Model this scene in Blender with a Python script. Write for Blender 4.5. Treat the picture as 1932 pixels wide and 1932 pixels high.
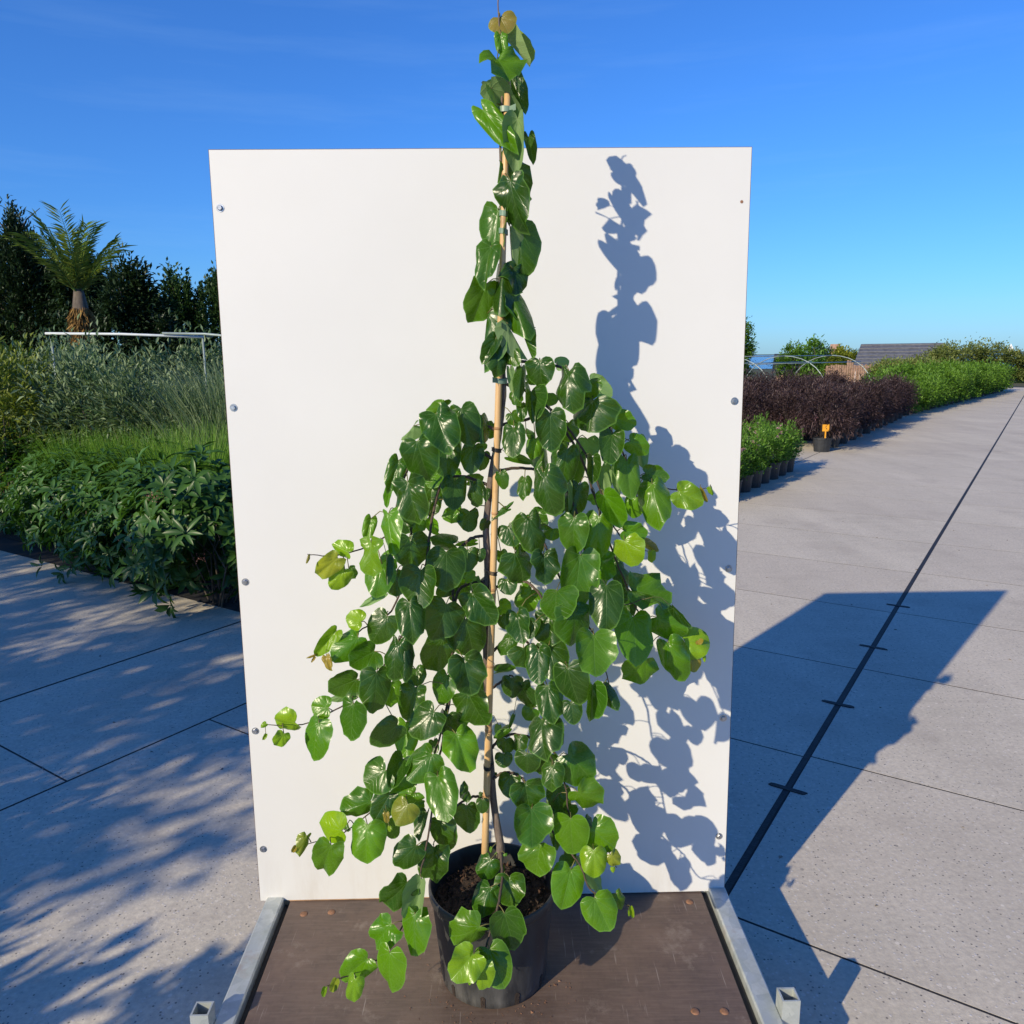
import bpy, math, random
import numpy as np
from mathutils import Vector, Matrix
for o in list(bpy.data.objects): bpy.data.objects.remove(o, do_unlink=True)
scene = bpy.context.scene
col = scene.collection
R = math.radians
random.seed(11)
rng = np.random.default_rng(11)

# ------------------------------------------------------------------ camera
cam = bpy.data.cameras.new('camera')
cam.sensor_width = 36.0
cam.lens = 36.0 * 1500 / 1932
cam.clip_start = 0.05
cam.clip_end = 20000
camo = bpy.data.objects.new('camera', cam)
col.objects.link(camo)
camo.matrix_world = Matrix.Translation((0, 0, 1.72)) @ Matrix.Rotation(R(90 - 11.05), 4, 'X') @ Matrix.Rotation(-0.0098, 4, 'Z')
scene.camera = camo

# ------------------------------------------------------------------ sky, sun, exposure
SUN_EL = R(25.8)
SUN_TO = Vector((-0.656, -0.755, 0)).normalized()          # horizontal direction towards the sun
w = bpy.data.worlds.new('World'); scene.world = w; w.use_nodes = True
wn = w.node_tree.nodes; wl = w.node_tree.links
bg = wn['Background']
sky = wn.new('ShaderNodeTexSky'); sky.sky_type = 'NISHITA'; sky.sun_disc = False
sky.sun_elevation = SUN_EL
sky.sun_rotation = math.atan2(SUN_TO.x, SUN_TO.y) % (2 * math.pi)
sky.altitude = 0; sky.air_density = 1.25; sky.dust_density = 0.2; sky.ozone_density = 9.0
hs = wn.new('ShaderNodeMix'); hs.data_type = 'RGBA'; hs.blend_type = 'MULTIPLY'; hs.inputs[0].default_value = 1.0   # white balance of the clear sky
hs.inputs[7].default_value = (0.48, 0.785, 1.17, 1)
wl.new(sky.outputs[0], hs.inputs[6])
tc = wn.new('ShaderNodeTexCoord'); mp = wn.new('ShaderNodeMapping'); mp.inputs['Scale'].default_value = (1.2, 1.2, 14); mp.inputs['Rotation'].default_value = (0.05, 0.03, 0.4)
nz = wn.new('ShaderNodeTexNoise'); nz.inputs['Scale'].default_value = 2.2; nz.inputs['Detail'].default_value = 6; nz.inputs['Roughness'].default_value = .6
mr = wn.new('ShaderNodeMapRange'); mr.inputs[1].default_value = .50; mr.inputs[2].default_value = .78; mr.inputs[3].default_value = 0; mr.inputs[4].default_value = .07
ci = wn.new('ShaderNodeMix'); ci.data_type = 'RGBA'; ci.inputs[7].default_value = (3.4, 5.2, 7.2, 1)                       # thin cirrus streaks
wl.new(tc.outputs['Generated'], mp.inputs[0]); wl.new(mp.outputs[0], nz.inputs['Vector']); wl.new(nz.outputs[0], mr.inputs[0]); wl.new(mr.outputs[0], ci.inputs[0])
wl.new(hs.outputs[2], ci.inputs[6]); wl.new(ci.outputs[2], bg.inputs['Color'])
bg.inputs['Strength'].default_value = 0.134
sl = bpy.data.lights.new('sun', 'SUN'); sl.energy = 4.9; sl.angle = R(0.5); sl.color = (1.0, 0.865, 0.63)
so = bpy.data.objects.new('sun', sl); col.objects.link(so)
to_sun = Vector((SUN_TO.x * math.cos(SUN_EL), SUN_TO.y * math.cos(SUN_EL), math.sin(SUN_EL)))
so.rotation_euler = to_sun.to_track_quat('Z', 'Y').to_euler()
so.location = (-8, -8, 8)
scene.view_settings.view_transform = 'Standard'
scene.view_settings.look = 'None'
scene.view_settings.exposure = 0.13
scene.view_settings.gamma = 1.0

# ------------------------------------------------------------------ helpers
WL = {}                                                     # world place of each object's origin
def link(o, parent=None, base=(0, 0, 0)):
    col.objects.link(o)
    base = Vector(base)
    WL[o.name] = base
    if parent is not None:
        o.parent = parent
        o.location = base - WL[parent.name]
    else:
        o.location = base
    return o
def tag(o, label=None, cat=None, group=None, kind=None):
    if label: o['label'] = label
    if cat: o['category'] = cat
    if group: o['group'] = group
    if kind: o['kind'] = kind
    return o
def thing(name, label, cat, base=(0, 0, 0), group=None):
    return tag(link(bpy.data.objects.new(name, None), None, base), label, cat, group)
def copy_tree(o, parent=None):
    c = o.copy(); col.objects.link(c)
    if parent is not None: c.parent = parent
    for ch in o.children: copy_tree(ch, c)
    return c
class MB:
    def __init__(s): s.v = []; s.f = []; s.m = []; s.mi = 0
    def add(s, v, f):
        n = len(s.v); s.v += [tuple(p) for p in v]; s.f += [tuple(i + n for i in q) for q in f]; s.m += [s.mi] * len(f); return s
    def box(s, x0, x1, y0, y1, z0, z1, M=None):
        v = [Vector(p) for p in ((x0,y0,z0),(x1,y0,z0),(x1,y1,z0),(x0,y1,z0),(x0,y0,z1),(x1,y0,z1),(x1,y1,z1),(x0,y1,z1))]
        if M is not None: v = [M @ p for p in v]
        return s.add(v, [(0,3,2,1),(4,5,6,7),(0,1,5,4),(1,2,6,5),(2,3,7,6),(3,0,4,7)])
    def bbox(s, x0, x1, y0, y1, z0, z1, b=0.003, M=None):   # box with chamfered upper and lower rims
        def ring(i, z): return [(x0+i,y0,z),(x1-i,y0,z),(x1,y0+i,z),(x1,y1-i,z),(x1-i,y1,z),(x0+i,y1,z),(x0,y1-i,z),(x0,y0+i,z)]
        def rin(z): return [(x0+b,y0+b,z),(x1-b,y0+b,z),(x1-b,y0+b,z),(x1-b,y1-b,z),(x1-b,y1-b,z),(x0+b,y1-b,z),(x0+b,y1-b,z),(x0+b,y0+b,z)]
        v = ring(b, z0) + ring(b, z1 - b) + [rin(z1)[i] for i in (0, 1, 3, 5)]
        f = [tuple(range(7, -1, -1))] + [(i, (i+1) % 8, 8 + (i+1) % 8, 8 + i) for i in range(8)]
        f += [(8,9,17,16),(9,10,17),(10,11,18,17),(11,12,18),(12,13,19,18),(13,14,19),(14,15,16,19),(15,8,16),(16,17,18,19)]
        v = [Vector(p) for p in v]
        if M is not None: v = [M @ p for p in v]
        return s.add(v, f)
    def tube(s, pts, rad, n=8, cap=True):
        pts = [Vector(p) for p in pts]
        if not hasattr(rad, '__len__'): rad = [rad] * len(pts)
        V = []; up = None
        for i, p in enumerate(pts):
            t = (pts[min(i+1, len(pts)-1)] - pts[max(i-1, 0)])
            t = t.normalized() if t.length > 1e-9 else Vector((0, 0, 1))
            if up is None:
                up = t.orthogonal().normalized()
            up = (up - t * up.dot(t)); up = up.normalized() if up.length > 1e-6 else t.orthogonal().normalized()
            sd = t.cross(up)
            for k in range(n):
                a = 2 * math.pi * k / n
                V.append(p + (up * math.cos(a) + sd * math.sin(a)) * rad[i])
        F = []
        for i in range(len(pts) - 1):
            for k in range(n):
                F.append((i*n + k, i*n + (k+1) % n, (i+1)*n + (k+1) % n, (i+1)*n + k))
        if cap: F += [tuple(range(n-1, -1, -1)), tuple((len(pts)-1)*n + k for k in range(n))]
        return s.add(V, F)
    def lathe(s, prof, c=(0, 0, 0), n=32, close=False):
        V = []; F = []
        for r, z in prof:
            for k in range(n):
                a = 2 * math.pi * k / n; V.append((c[0] + r*math.cos(a), c[1] + r*math.sin(a), c[2] + z))
        for i in range(len(prof) - 1):
            for k in range(n): F.append((i*n+k, i*n+(k+1) % n, (i+1)*n+(k+1) % n, (i+1)*n+k))
        F += [tuple(range(n-1, -1, -1))] if prof[0][0] > 1e-6 else []
        if close: F += [tuple((len(prof)-1)*n + k for k in range(n))]
        return s.add(V, F)
    def mesh(s, name, mats, smooth=False, base=(0, 0, 0)):
        me = bpy.data.meshes.new(name)
        b = Vector(base)
        me.from_pydata([Vector(p) - b for p in s.v], [], s.f)
        for m in (mats if isinstance(mats, (list, tuple)) else [mats]): me.materials.append(m)
        if any(s.m): me.polygons.foreach_set('material_index', s.m)
        if smooth: me.polygons.foreach_set('use_smooth', [True] * len(me.polygons))
        me.update(); return me
    def build(s, name, mats, parent=None, base=None, smooth=False):
        if base is None: base = WL[parent.name] if parent is not None else (0, 0, 0)
        return link(bpy.data.objects.new(name, s.mesh(name, mats, smooth, base)), parent, base)

# ------------------------------------------------------------------ material helpers
class NT:
    def __init__(s, name):
        s.mat = bpy.data.materials.new(name); s.mat.use_nodes = True
        s.n = s.mat.node_tree.nodes; s.l = s.mat.node_tree.links
        s.p = s.n['Principled BSDF']; s.out = s.n['Material Output']
    def put(s, sock, v):
        if hasattr(v, 'links') or isinstance(v, bpy.types.NodeSocket): s.l.new(v, sock)
        else: sock.default_value = v
    def math(s, op, a, b=0.0, c=0.0, clamp=False):
        m = s.n.new('ShaderNodeMath'); m.operation = op; m.use_clamp = clamp
        for i, q in enumerate((a, b, c)):
            if i < len(m.inputs): s.put(m.inputs[i], q)
        return m.outputs[0]
    def mix(s, fac, a, b, mode='MIX'):
        m = s.n.new('ShaderNodeMix'); m.data_type = 'RGBA'; m.blend_type = mode
        s.put(m.inputs[0], fac)
        for i, q in ((6, a), (7, b)): s.put(m.inputs[i], q if not isinstance(q, tuple) else (*q[:3], 1))
        return m.outputs[2]
    def coord(s, which='Object'):
        return s.n.new('ShaderNodeTexCoord').outputs[which]
    def mapping(s, vec, scale=(1, 1, 1), rot=(0, 0, 0)):
        m = s.n.new('ShaderNodeMapping'); s.l.new(vec, m.inputs[0]); m.inputs['Scale'].default_value = scale; m.inputs['Rotation'].default_value = rot
        return m.outputs[0]
    def noise(s, vec, scale, detail=4, rough=.55, out=0):
        m = s.n.new('ShaderNodeTexNoise'); s.l.new(vec, m.inputs['Vector']); m.inputs['Scale'].default_value = scale
        m.inputs['Detail'].default_value = detail; m.inputs['Roughness'].default_value = rough
        return m.outputs[out]
    def voro(s, vec, scale, feat='F1', out=0):
        m = s.n.new('ShaderNodeTexVoronoi'); m.feature = feat; s.l.new(vec, m.inputs['Vector']); m.inputs['Scale'].default_value = scale
        return m.outputs[out]
    def ramp(s, fac, lo, hi, a=0.0, b=1.0):
        m = s.n.new('ShaderNodeMapRange'); s.put(m.inputs[0], fac); m.inputs[1].default_value = lo; m.inputs[2].default_value = hi
        m.inputs[3].default_value = a; m.inputs[4].default_value = b
        return m.outputs[0]
    def bump(s, h, strength=.3, dist=.01):
        m = s.n.new('ShaderNodeBump'); m.inputs['Strength'].default_value = strength; m.inputs['Distance'].default_value = dist
        s.l.new(h, m.inputs['Height']); s.l.new(m.outputs[0], s.p.inputs['Normal']); return m.outputs[0]
    def info(s, out): return s.n.new('ShaderNodeObjectInfo').outputs[out]
    def base(s, c): s.put(s.p.inputs['Base Color'], c if not isinstance(c, tuple) else (*c[:3], 1))
    def rough(s, r): s.put(s.p.inputs['Roughness'], r)

def simple(name, c, rough=.6, var=.15, scale=20, metal=0, bump=0, bscale=60, spec=.5):
    t = NT(name); co = t.coord()
    n = t.noise(co, scale)
    t.base(t.mix(t.ramp(n, .3, .7), tuple(q * (1 - var) for q in c), tuple(min(1, q * (1 + var)) for q in c)))
    t.rough(rough); t.p.inputs['Metallic'].default_value = metal; t.p.inputs['Specular IOR Level'].default_value = spec
    if bump: t.bump(t.noise(co, bscale), bump, .004)
    return t.mat
# ------------------------------------------------------------------ materials
def m_concrete():
    t = NT('concrete'); co = t.coord('Object'); g = t.n.new('ShaderNodeNewGeometry').outputs['Position']
    big = t.noise(t.mapping(g, (1.2, .25, 1), (0, 0, R(33.7))), 1.6, 5, .6)
    streak = t.noise(t.mapping(g, (.6, 5, 1), (0, 0, R(33.7))), 2.2, 4, .6)
    c = t.mix(t.ramp(big, .3, .72), (.55, .495, .385), (.74, .665, .52))
    c = t.mix(t.ramp(streak, .42, .75, 0, .45), c, (.76, .67, .535))
    c = t.mix(t.math('MULTIPLY', t.info('Random'), .38), c, (.50, .435, .35))
    fine = t.noise(g, 55, 5, .7)
    c = t.mix(t.ramp(fine, .35, .68, .5, 0), c, (.31, .275, .23))
    # exposed aggregate: pale and dark grains
    v = t.n.new('ShaderNodeTexVoronoi'); t.l.new(g, v.inputs['Vector']); v.inputs['Scale'].default_value = 95
    cr = t.n.new('ShaderNodeSeparateColor'); t.l.new(v.outputs['Color'], cr.inputs[0])
    grain = t.math('MULTIPLY', t.ramp(v.outputs['Distance'], .28, .40, 1, 0), t.ramp(cr.outputs[0], .80, .86))
    c = t.mix(t.math('MULTIPLY', grain, .7), c, (.62, .58, .54))
    dark = t.math('MULTIPLY', t.ramp(v.outputs['Distance'], .22, .36, 1, 0), t.ramp(cr.outputs[1], .84, .90))
    c = t.mix(t.math('MULTIPLY', dark, .8), c, (.085, .08, .08))
    # larger stones and pits, few and of uneven size
    v2 = t.n.new('ShaderNodeTexVoronoi'); t.l.new(t.mapping(g, (1, 1, 1), (0, 0, .5)), v2.inputs['Vector']); v2.inputs['Scale'].default_value = 33
    c2 = t.n.new('ShaderNodeSeparateColor'); t.l.new(v2.outputs['Color'], c2.inputs[0])
    sz = t.math('MULTIPLY', c2.outputs[2], .22)
    dk = t.math('MULTIPLY', t.math('MULTIPLY', t.math('LESS_THAN', v2.outputs['Distance'], sz), t.math('GREATER_THAN', c2.outputs[0], .86)), t.ramp(t.noise(g, 2.5, 3), .40, .62))
    c = t.mix(t.math('MULTIPLY', dk, .75), c, (.14, .13, .125))
    lt = t.math('MULTIPLY', t.math('LESS_THAN', v2.outputs['Distance'], sz), t.math('GREATER_THAN', c2.outputs[1], .78))
    c = t.mix(t.math('MULTIPLY', lt, .6), c, (.74, .67, .56))
    blot = t.ramp(t.noise(g, 6.5, 6, .7), .55, .68, 0, .42)
    c = t.mix(blot, c, (.40, .35, .285))
    st = t.ramp(t.noise(g, .9, 6, .65), .54, .70, 0, .42)
    c = t.mix(st, c, (.36, .31, .25))
    t.base(c); t.rough(.85); t.p.inputs['Specular IOR Level'].default_value = .25
    t.bump(t.math('ADD', fine, t.math('MULTIPLY', grain, .4)), .35, .004)
    return t.mat
M = {}
M['concrete'] = m_concrete()
M['joint'] = simple('joint_fill', (.022, .021, .021), .9, .4, 30, bump=.5)
M['sealant'] = simple('bitumen', (.016, .015, .015), .7, .5, 40, bump=.6, bscale=150)
def m_ground():
    t = NT('soil_and_grass'); g = t.n.new('ShaderNodeNewGeometry').outputs['Position']
    a = t.noise(g, .35, 6, .6); b = t.noise(g, 9, 5, .6)
    c = t.mix(t.ramp(a, .35, .65), (.055, .085, .022), (.10, .085, .045))
    c = t.mix(t.ramp(b, .3, .7, 0, .6), c, (.03, .045, .015))
    t.base(c); t.rough(.95); t.bump(b, .6, .05); return t.mat
M['ground'] = m_ground()
def m_soil():
    t = NT('bed_soil'); g = t.n.new('ShaderNodeNewGeometry').outputs['Position']
    b = t.noise(g, 40, 6, .7)
    t.base(t.mix(t.ramp(b, .3, .7), (.016, .010, .007), (.065, .042, .03))); t.rough(.95); t.bump(b, 1, .02); return t.mat
M['soil'] = m_soil()
def m_board():
    t = NT('white_laminate'); co = t.coord(); 
    a = t.noise(co, 2.3, 5, .6)
    c = t.mix(t.ramp(a, .35, .7), (.645, .645, .63), (.67, .67, .655))
    sp = t.ramp(t.voro(co, 7), .0, .012, 1, 0)
    c = t.mix(t.math('MULTIPLY', sp, .5), c, (.35, .33, .30))
    s2 = t.noise(t.mapping(co, (6, 6, 1.2)), 3, 6, .7)
    sep = t.n.new('ShaderNodeSeparateXYZ'); t.l.new(co, sep.inputs[0])
    grime = t.math('MULTIPLY', t.ramp(sep.outputs[2], .0, .22, 1, 0), t.ramp(s2, .48, .72, 0, .45))
    c = t.mix(grime, c, (.50, .46, .40))
    t.base(c); t.rough(.42); t.p.inputs['Specular IOR Level'].default_value = .3; t.bump(t.noise(co, 3, 2), .04, .01); return t.mat
M['board'] = m_board()
M['ply_edge'] = simple('plywood_edge', (.10, .06, .04), .8, .4, 60)
M['batten'] = simple('pine_batten', (.42, .25, .13), .75, .3, 30)
def m_ply():
    t = NT('brown_film_plywood'); co = t.coord()
    a = t.noise(co, 5, 6, .65); b = t.noise(t.mapping(co, (3, 40, 1)), 4, 5, .6); d = t.noise(co, 55, 4, .6)
    c = t.mix(t.ramp(a, .3, .7), (.078, .054, .043), (.158, .108, .082))
    c = t.mix(t.ramp(b, .45, .8, 0, .5), c, (.20, .15, .12))
    c = t.mix(t.ramp(d, .5, .8, 0, .35), c, (.05, .036, .03))
    st = t.ramp(t.noise(co, 7, 7, .75), .56, .66, 0, .55)
    c = t.mix(st, c, (.26, .21, .17))
    sc = t.noise(t.mapping(co, (60, 2.5, 1), (0, 0, .7)), 3, 3, .5)
    c = t.mix(t.ramp(sc, .68, .75, 0, .55), c, (.36, .31, .27))
    t.base(c); t.rough(t.ramp(a, .3, .7, .42, .62)); t.bump(d, .12, .003); return t.mat
M['ply'] = m_ply()
def m_galv():
    t = NT('galvanised_steel'); co = t.coord()
    v = t.voro(co, 38, 'F1', 1)
    sc = t.n.new('ShaderNodeSeparateColor'); t.l.new(v, sc.inputs[0])
    a = t.noise(co, 14, 6, .65)
    c = t.mix(t.ramp(sc.outputs[0], 0, 1), (.42, .46, .46), (.56, .59, .57))
    c = t.mix(t.ramp(a, .45, .72, 0, .75), c, (.34, .37, .33))
    r = t.ramp(t.noise(co, 4, 6, .7), .60, .70, 0, .8)
    c = t.mix(r, c, (.42, .33, .27))
    t.base(c); t.rough(t.ramp(a, .3, .7, .42, .68)); t.p.inputs['Metallic'].default_value = .45; t.bump(a, .12, .003); return t.mat
M['galv'] = m_galv()
M['bolt'] = simple('zinc_bolt', (.45, .46, .47), .35, .25, 80, metal=.9)
M['rubber'] = simple('black_rubber', (.02, .02, .02), .8, .3, 40)
M['rivet'] = simple('rusty_rivet', (.22, .11, .06), .7, .4, 90)
def m_pot():
    t = NT('black_pot_plastic'); co = t.coord()
    a = t.noise(t.mapping(co, (14, 14, 3)), 2.0, 6, .65); b = t.noise(co, 90, 3, .6)
    sep = t.n.new('ShaderNodeSeparateXYZ'); t.l.new(co, sep.inputs[0])
    low = t.ramp(sep.outputs[2], .0, .13, 1, 0)
    dirt = t.math('MULTIPLY', t.ramp(a, .38, .72, .1, .8), t.math('ADD', t.math('MULTIPLY', low, .8), .30))
    c = t.mix(dirt, (.018, .020, .023), (.14, .135, .125))
    c = t.mix(t.ramp(b, .68, .76, 0, .35), c, (.3, .29, .27))
    t.base(c); t.rough(t.ramp(a, .3, .7, .36, .6)); t.bump(b, .06, .002); return t.mat
M['pot'] = m_pot()
M['pot_plain'] = simple('nursery_pot_plastic', (.022, .024, .027), .5, .3, 12)
def m_bark(name, c0, c1, sc=1):
    t = NT(name); co = t.coord(); a = t.noise(t.mapping(co, (1, 1, .25)), 110 * sc, 5, .65); b = t.noise(co, 14 * sc, 4)
    c = t.mix(t.ramp(a, .3, .7), c0, c1); c = t.mix(t.ramp(b, .55, .75, 0, .5), c, tuple(q * 1.5 for q in c1))
    t.base(c); t.rough(.8); t.bump(a, .5, .004); return t.mat
M['bark'] = m_bark('redbud_bark', (.062, .045, .038), (.20, .155, .125))
M['twig'] = m_bark('redbud_twig', (.035, .028, .022), (.10, .065, .045))
M['petiole'] = simple('green_petiole', (.14, .13, .035), .5, .4, 30)
M['treebark'] = m_bark('tree_bark', (.05, .038, .028), (.15, .12, .09), .1)
def m_cane():
    t = NT('bamboo_cane'); co = t.coord(); a = t.noise(t.mapping(co, (60, 60, 3)), 3, 5, .6); b = t.noise(co, 25, 4)
    c = t.mix(t.ramp(a, .3, .7), (.50, .30, .125), (.64, .43, .21)); c = t.mix(t.ramp(b, .6, .72, 0, .7), c, (.24, .13, .06))
    t.base(c); t.rough(.42); return t.mat
M['cane'] = m_cane()
M['cane_node'] = simple('bamboo_node', (.40, .22, .10), .6, .3, 90)
M['tie_black'] = simple('black_tie', (.012, .012, .013), .45, .2, 40)
M['tie_green'] = simple('green_tape', (.16, .24, .17), .35, .2, 40)

def m_redbud():
    t = NT('redbud_leaf')
    uvn = t.n.new('ShaderNodeUVMap'); uvn.uv_map = 'leaf'
    sep = t.n.new('ShaderNodeSeparateXYZ'); t.l.new(uvn.outputs[0], sep.inputs[0])
    u, v = sep.outputs[0], sep.outputs[1]
    r = t.math('SQRT', t.math('ADD', t.math('MULTIPLY', u, u), t.math('MULTIPLY', v, v)))
    ang = t.math('ARCTAN2', u, v)
    k = t.math('DIVIDE', ang, R(33))
    fr = t.math('ABSOLUTE', t.math('SUBTRACT', k, t.math('ROUND', k)))
    d = t.math('MULTIPLY', t.math('MULTIPLY', fr, R(33)), r)
    au = t.math('ABSOLUTE', u)
    main = t.math('MULTIPLY', t.ramp(d, .003, .010, 1, 0), t.ramp(r, .42, .62, 1, .0))
    mid = t.math('MULTIPLY', t.ramp(au, .003, .012, 1, 0), t.ramp(v, -.01, .01))
    sec = t.math('FRACT', t.math('MULTIPLY', t.math('SUBTRACT', v, t.math('MULTIPLY', au, .8)), 6.5))
    sec = t.math('MULTIPLY', t.ramp(t.math('ABSOLUTE', t.math('SUBTRACT', sec, .5)), .03, .09, .55, 0), t.math('MULTIPLY', t.ramp(v, .2, .3), t.ramp(au, .3, .4, 1, 0)))
    vein = t.math('MAXIMUM', t.math('MAXIMUM', main, mid), sec)
    oc = t.info('Color'); rn = t.info('Random'); co = t.coord('UV')
    co = uvn.outputs[0]
    n1 = t.noise(co, 3.5, 3); n2 = t.noise(co, 16, 4, .6)
    base = t.mix(t.ramp(n1, .3, .7, 0, .35), oc, t.mix(1.0, oc, (.62, .72, .6), 'MULTIPLY'))
    base = t.mix(t.math('MULTIPLY', rn, .3), base, t.mix(1.0, base, (.7, .78, .9), 'MULTIPLY'))
    edge = t.ramp(r, .0, .75)
    top = t.mix(t.math('MULTIPLY', vein, .26), base, (.20, .34, .10))
    ra = t.n.new('ShaderNodeAttribute'); ra.attribute_name = 'ring'
    rim = t.ramp(ra.outputs['Fac'], .93, .985, 0, .5)
    top = t.mix(rim, top, (.17, .36, .06))
    under = t.mix(.72, base, (.27, .40, .17))
    under = t.mix(t.math('MULTIPLY', vein, .4), under, (.30, .42, .17))
    geo = t.n.new('ShaderNodeNewGeometry').outputs['Backfacing']
    c = t.mix(geo, top, under)
    t.base(c)
    t.rough(t.math('ADD', t.math('MULTIPLY', geo, .35), t.ramp(n2, .3, .7, .22, .36)))
    t.p.inputs['Specular IOR Level'].default_value = .48
    pk = t.math('ADD', t.math('MULTIPLY', vein, -.6), t.math('ADD', t.math('MULTIPLY', t.ramp(d, 0, .10), .9), t.math('MULTIPLY', n2, .35)))
    nb = t.bump(pk, .26, .003)
    tr = t.n.new('ShaderNodeBsdfTranslucent')
    t.l.new(t.mix(1.0, t.mix(.3, base, (.20, .30, .02)), (1.5, 1.7, .7), 'MULTIPLY'), tr.inputs[0]); t.l.new(nb, tr.inputs['Normal'])
    ms = t.n.new('ShaderNodeMixShader'); ms.inputs[0].default_value = .31
    t.l.new(t.p.outputs[0], ms.inputs[1]); t.l.new(tr.outputs[0], ms.inputs[2]); t.l.new(ms.outputs[0], t.out.inputs[0])
    return t.mat
M['redbud'] = m_redbud()
def m_fol(name, c0, c1, rough=.5, trans=.25, tc=None, spec=.4):
    t = NT(name); a = t.n.new('ShaderNodeAttribute'); a.attribute_name = 'rnd'
    rn = t.info('Random')
    c = t.mix(a.outputs['Fac'], c0, c1)
    c = t.mix(t.math('MULTIPLY', rn, .35), c, t.mix(1.0, c, (.75, .8, .7), 'MULTIPLY'))
    t.base(c); t.rough(rough); t.p.inputs['Specular IOR Level'].default_value = spec
    tr = t.n.new('ShaderNodeBsdfTranslucent'); t.l.new(t.mix(1.0, c, (1.3, 1.4, .7) if tc is None else tc, 'MULTIPLY'), tr.inputs[0])
    ms = t.n.new('ShaderNodeMixShader'); ms.inputs[0].default_value = trans
    t.l.new(t.p.outputs[0], ms.inputs[1]); t.l.new(tr.outputs[0], ms.inputs[2]); t.l.new(ms.outputs[0], t.out.inputs[0])
    return t.mat
M['f_vib'] = m_fol('viburnum_leaf', (.018, .062, .012), (.075, .17, .028), .40)
M['f_grass'] = m_fol('fine_grass_blade', (.075, .20, .012), (.24, .41, .045), .5, .33)
M['f_reed'] = m_fol('variegated_reed_blade', (.06, .12, .06), (.34, .42, .24), .5, .25)
M['f_mix'] = m_fol('grey_green_shrub_leaf', (.045, .11, .045), (.34, .42, .24), .5, .25)
M['f_yel'] = m_fol('yellow_green_shrub_leaf', (.07, .12, .012), (.26, .30, .05), .5, .3)
M['f_dark'] = m_fol('dark_tree_leaf', (.010, .028, .012), (.038, .075, .025), .5, .15)
M['f_pop'] = m_fol('poplar_leaf', (.012, .04, .015), (.06, .12, .03), .5, .2)
M['f_palm'] = m_fol('palm_frond', (.10, .19, .04), (.36, .43, .10), .5, .3)
M['f_elder'] = m_fol('purple_elder_leaf', (.014, .008, .010), (.12, .075, .075), .5, .12, (1.2, .8, .8))
M['f_esc'] = m_fol('potted_shrub_leaf', (.05, .14, .015), (.17, .33, .04), .4, .28)
M['f_hedge'] = m_fol('hedge_leaf', (.045, .12, .012), (.17, .32, .03), .5, .28)
M['f_hedge2'] = m_fol('olive_hedge_leaf', (.08, .12, .02), (.24, .27, .07), .55, .25)
M['f_ytree'] = m_fol('yellowing_tree_leaf', (.06, .12, .015), (.32, .33, .03), .5, .25)
M['f_pink'] = m_fol('pink_blossom', (.55, .22, .28), (.75, .45, .5), .6, .3, (1.1, 1, 1))
M['f_brown'] = m_fol('brown_pink_flower_head', (.20, .08, .06), (.42, .22, .17), .7, .1, (1, 1, 1))
M['f_fibre'] = m_fol('dead_palm_skirt', (.13, .07, .02), (.36, .21, .06), .8, .1, (1, 1, 1))
M['brick'] = simple('house_brick', (.36, .22, .16), .8, .2, 8)
M['roof'] = simple('dark_roof_tile', (.035, .038, .045), .6, .3, 6)
M['slate'] = simple('grey_slate', (.10, .105, .12), .5, .3, 5)
M['white'] = simple('white_paint', (.8, .8, .78), .5, .04, 4)
M['blue'] = simple('blue_cladding', (.11, .22, .62), .5, .1, 4)
M['cream'] = simple('cream_render', (.58, .55, .48), .7, .1, 4)
M['glass'] = simple('dark_glass', (.02, .03, .04), .08, .1, 4)
M['fencewood'] = simple('weathered_fence_board', (.34, .21, .14), .8, .35, 7)
M['pipe'] = simple('pale_pipe', (.55, .60, .62), .5, .1, 6)
M['steel'] = simple('tunnel_hoop_steel', (.30, .36, .34), .45, .2, 6, metal=.3)
M['label'] = simple('orange_label_card', (.75, .34, .02), .5, .1, 30)
def m_water():
    t = NT('sea_water'); g = t.n.new('ShaderNodeNewGeometry').outputs['Position']
    t.base((.05, .12, .25)); t.rough(.18); t.bump(t.noise(t.mapping(g, (.02, .08, 1)), 6, 4), .5, 2.0); return t.mat
M['water'] = m_water()

# ------------------------------------------------------------------ ground, pavement
DX, DY = math.sin(R(33.7)), math.cos(R(33.7))             # along the road
def road(n, t, z=0.0): return Vector((DX * t + DY * n, DY * t - DX * n, z))   # n: metres to the right, t: metres along
def terrain(n_, seg): pass
gm = MB()
ys = [-60, -20, 10, 46, 54, 64, 78, 120, 260, 600, 1500, 4000, 9000]
zs = [-.03, -.03, -.03, -.03, -.5, -1.6, -3, -3, -3, -3, -3, -3, -3]
xs = [-9000, -2500, -600, -150, -40, 0, 40, 150, 600, 2500, 9000]
gm.add([(x, y, z) for y, z in zip(ys, zs) for x in xs], [(j*11+i, j*11+i+1, (j+1)*11+i+1, (j+1)*11+i) for j in range(len(ys)-1) for i in range(10)])
tag(gm.build('ground', M['ground'], smooth=True), kind='structure')
wm = MB(); wm.add([(60, 262, -2.9), (9000, 262, -2.9), (9000, 3600, -2.9), (300, 3600, -2.9)], [(0, 1, 2, 3)])
tag(wm.build('water', M['water']), kind='structure')
hm = MB(); prof = []
nx = 90
for i in range(nx + 1):
    x = -6000 + 14000 * i / nx
    h = 9 + 7 * math.sin(i * .9) + 6 * math.sin(i * .37 + 1) + 4 * math.sin(i * 2.3)
    prof.append((x, max(4, h)))
V = [(x, 3600, -3) for x, h in prof] + [(x, 3750, -3 + h) for x, h in prof] + [(x, 4300, -3) for x, h in prof]
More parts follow.
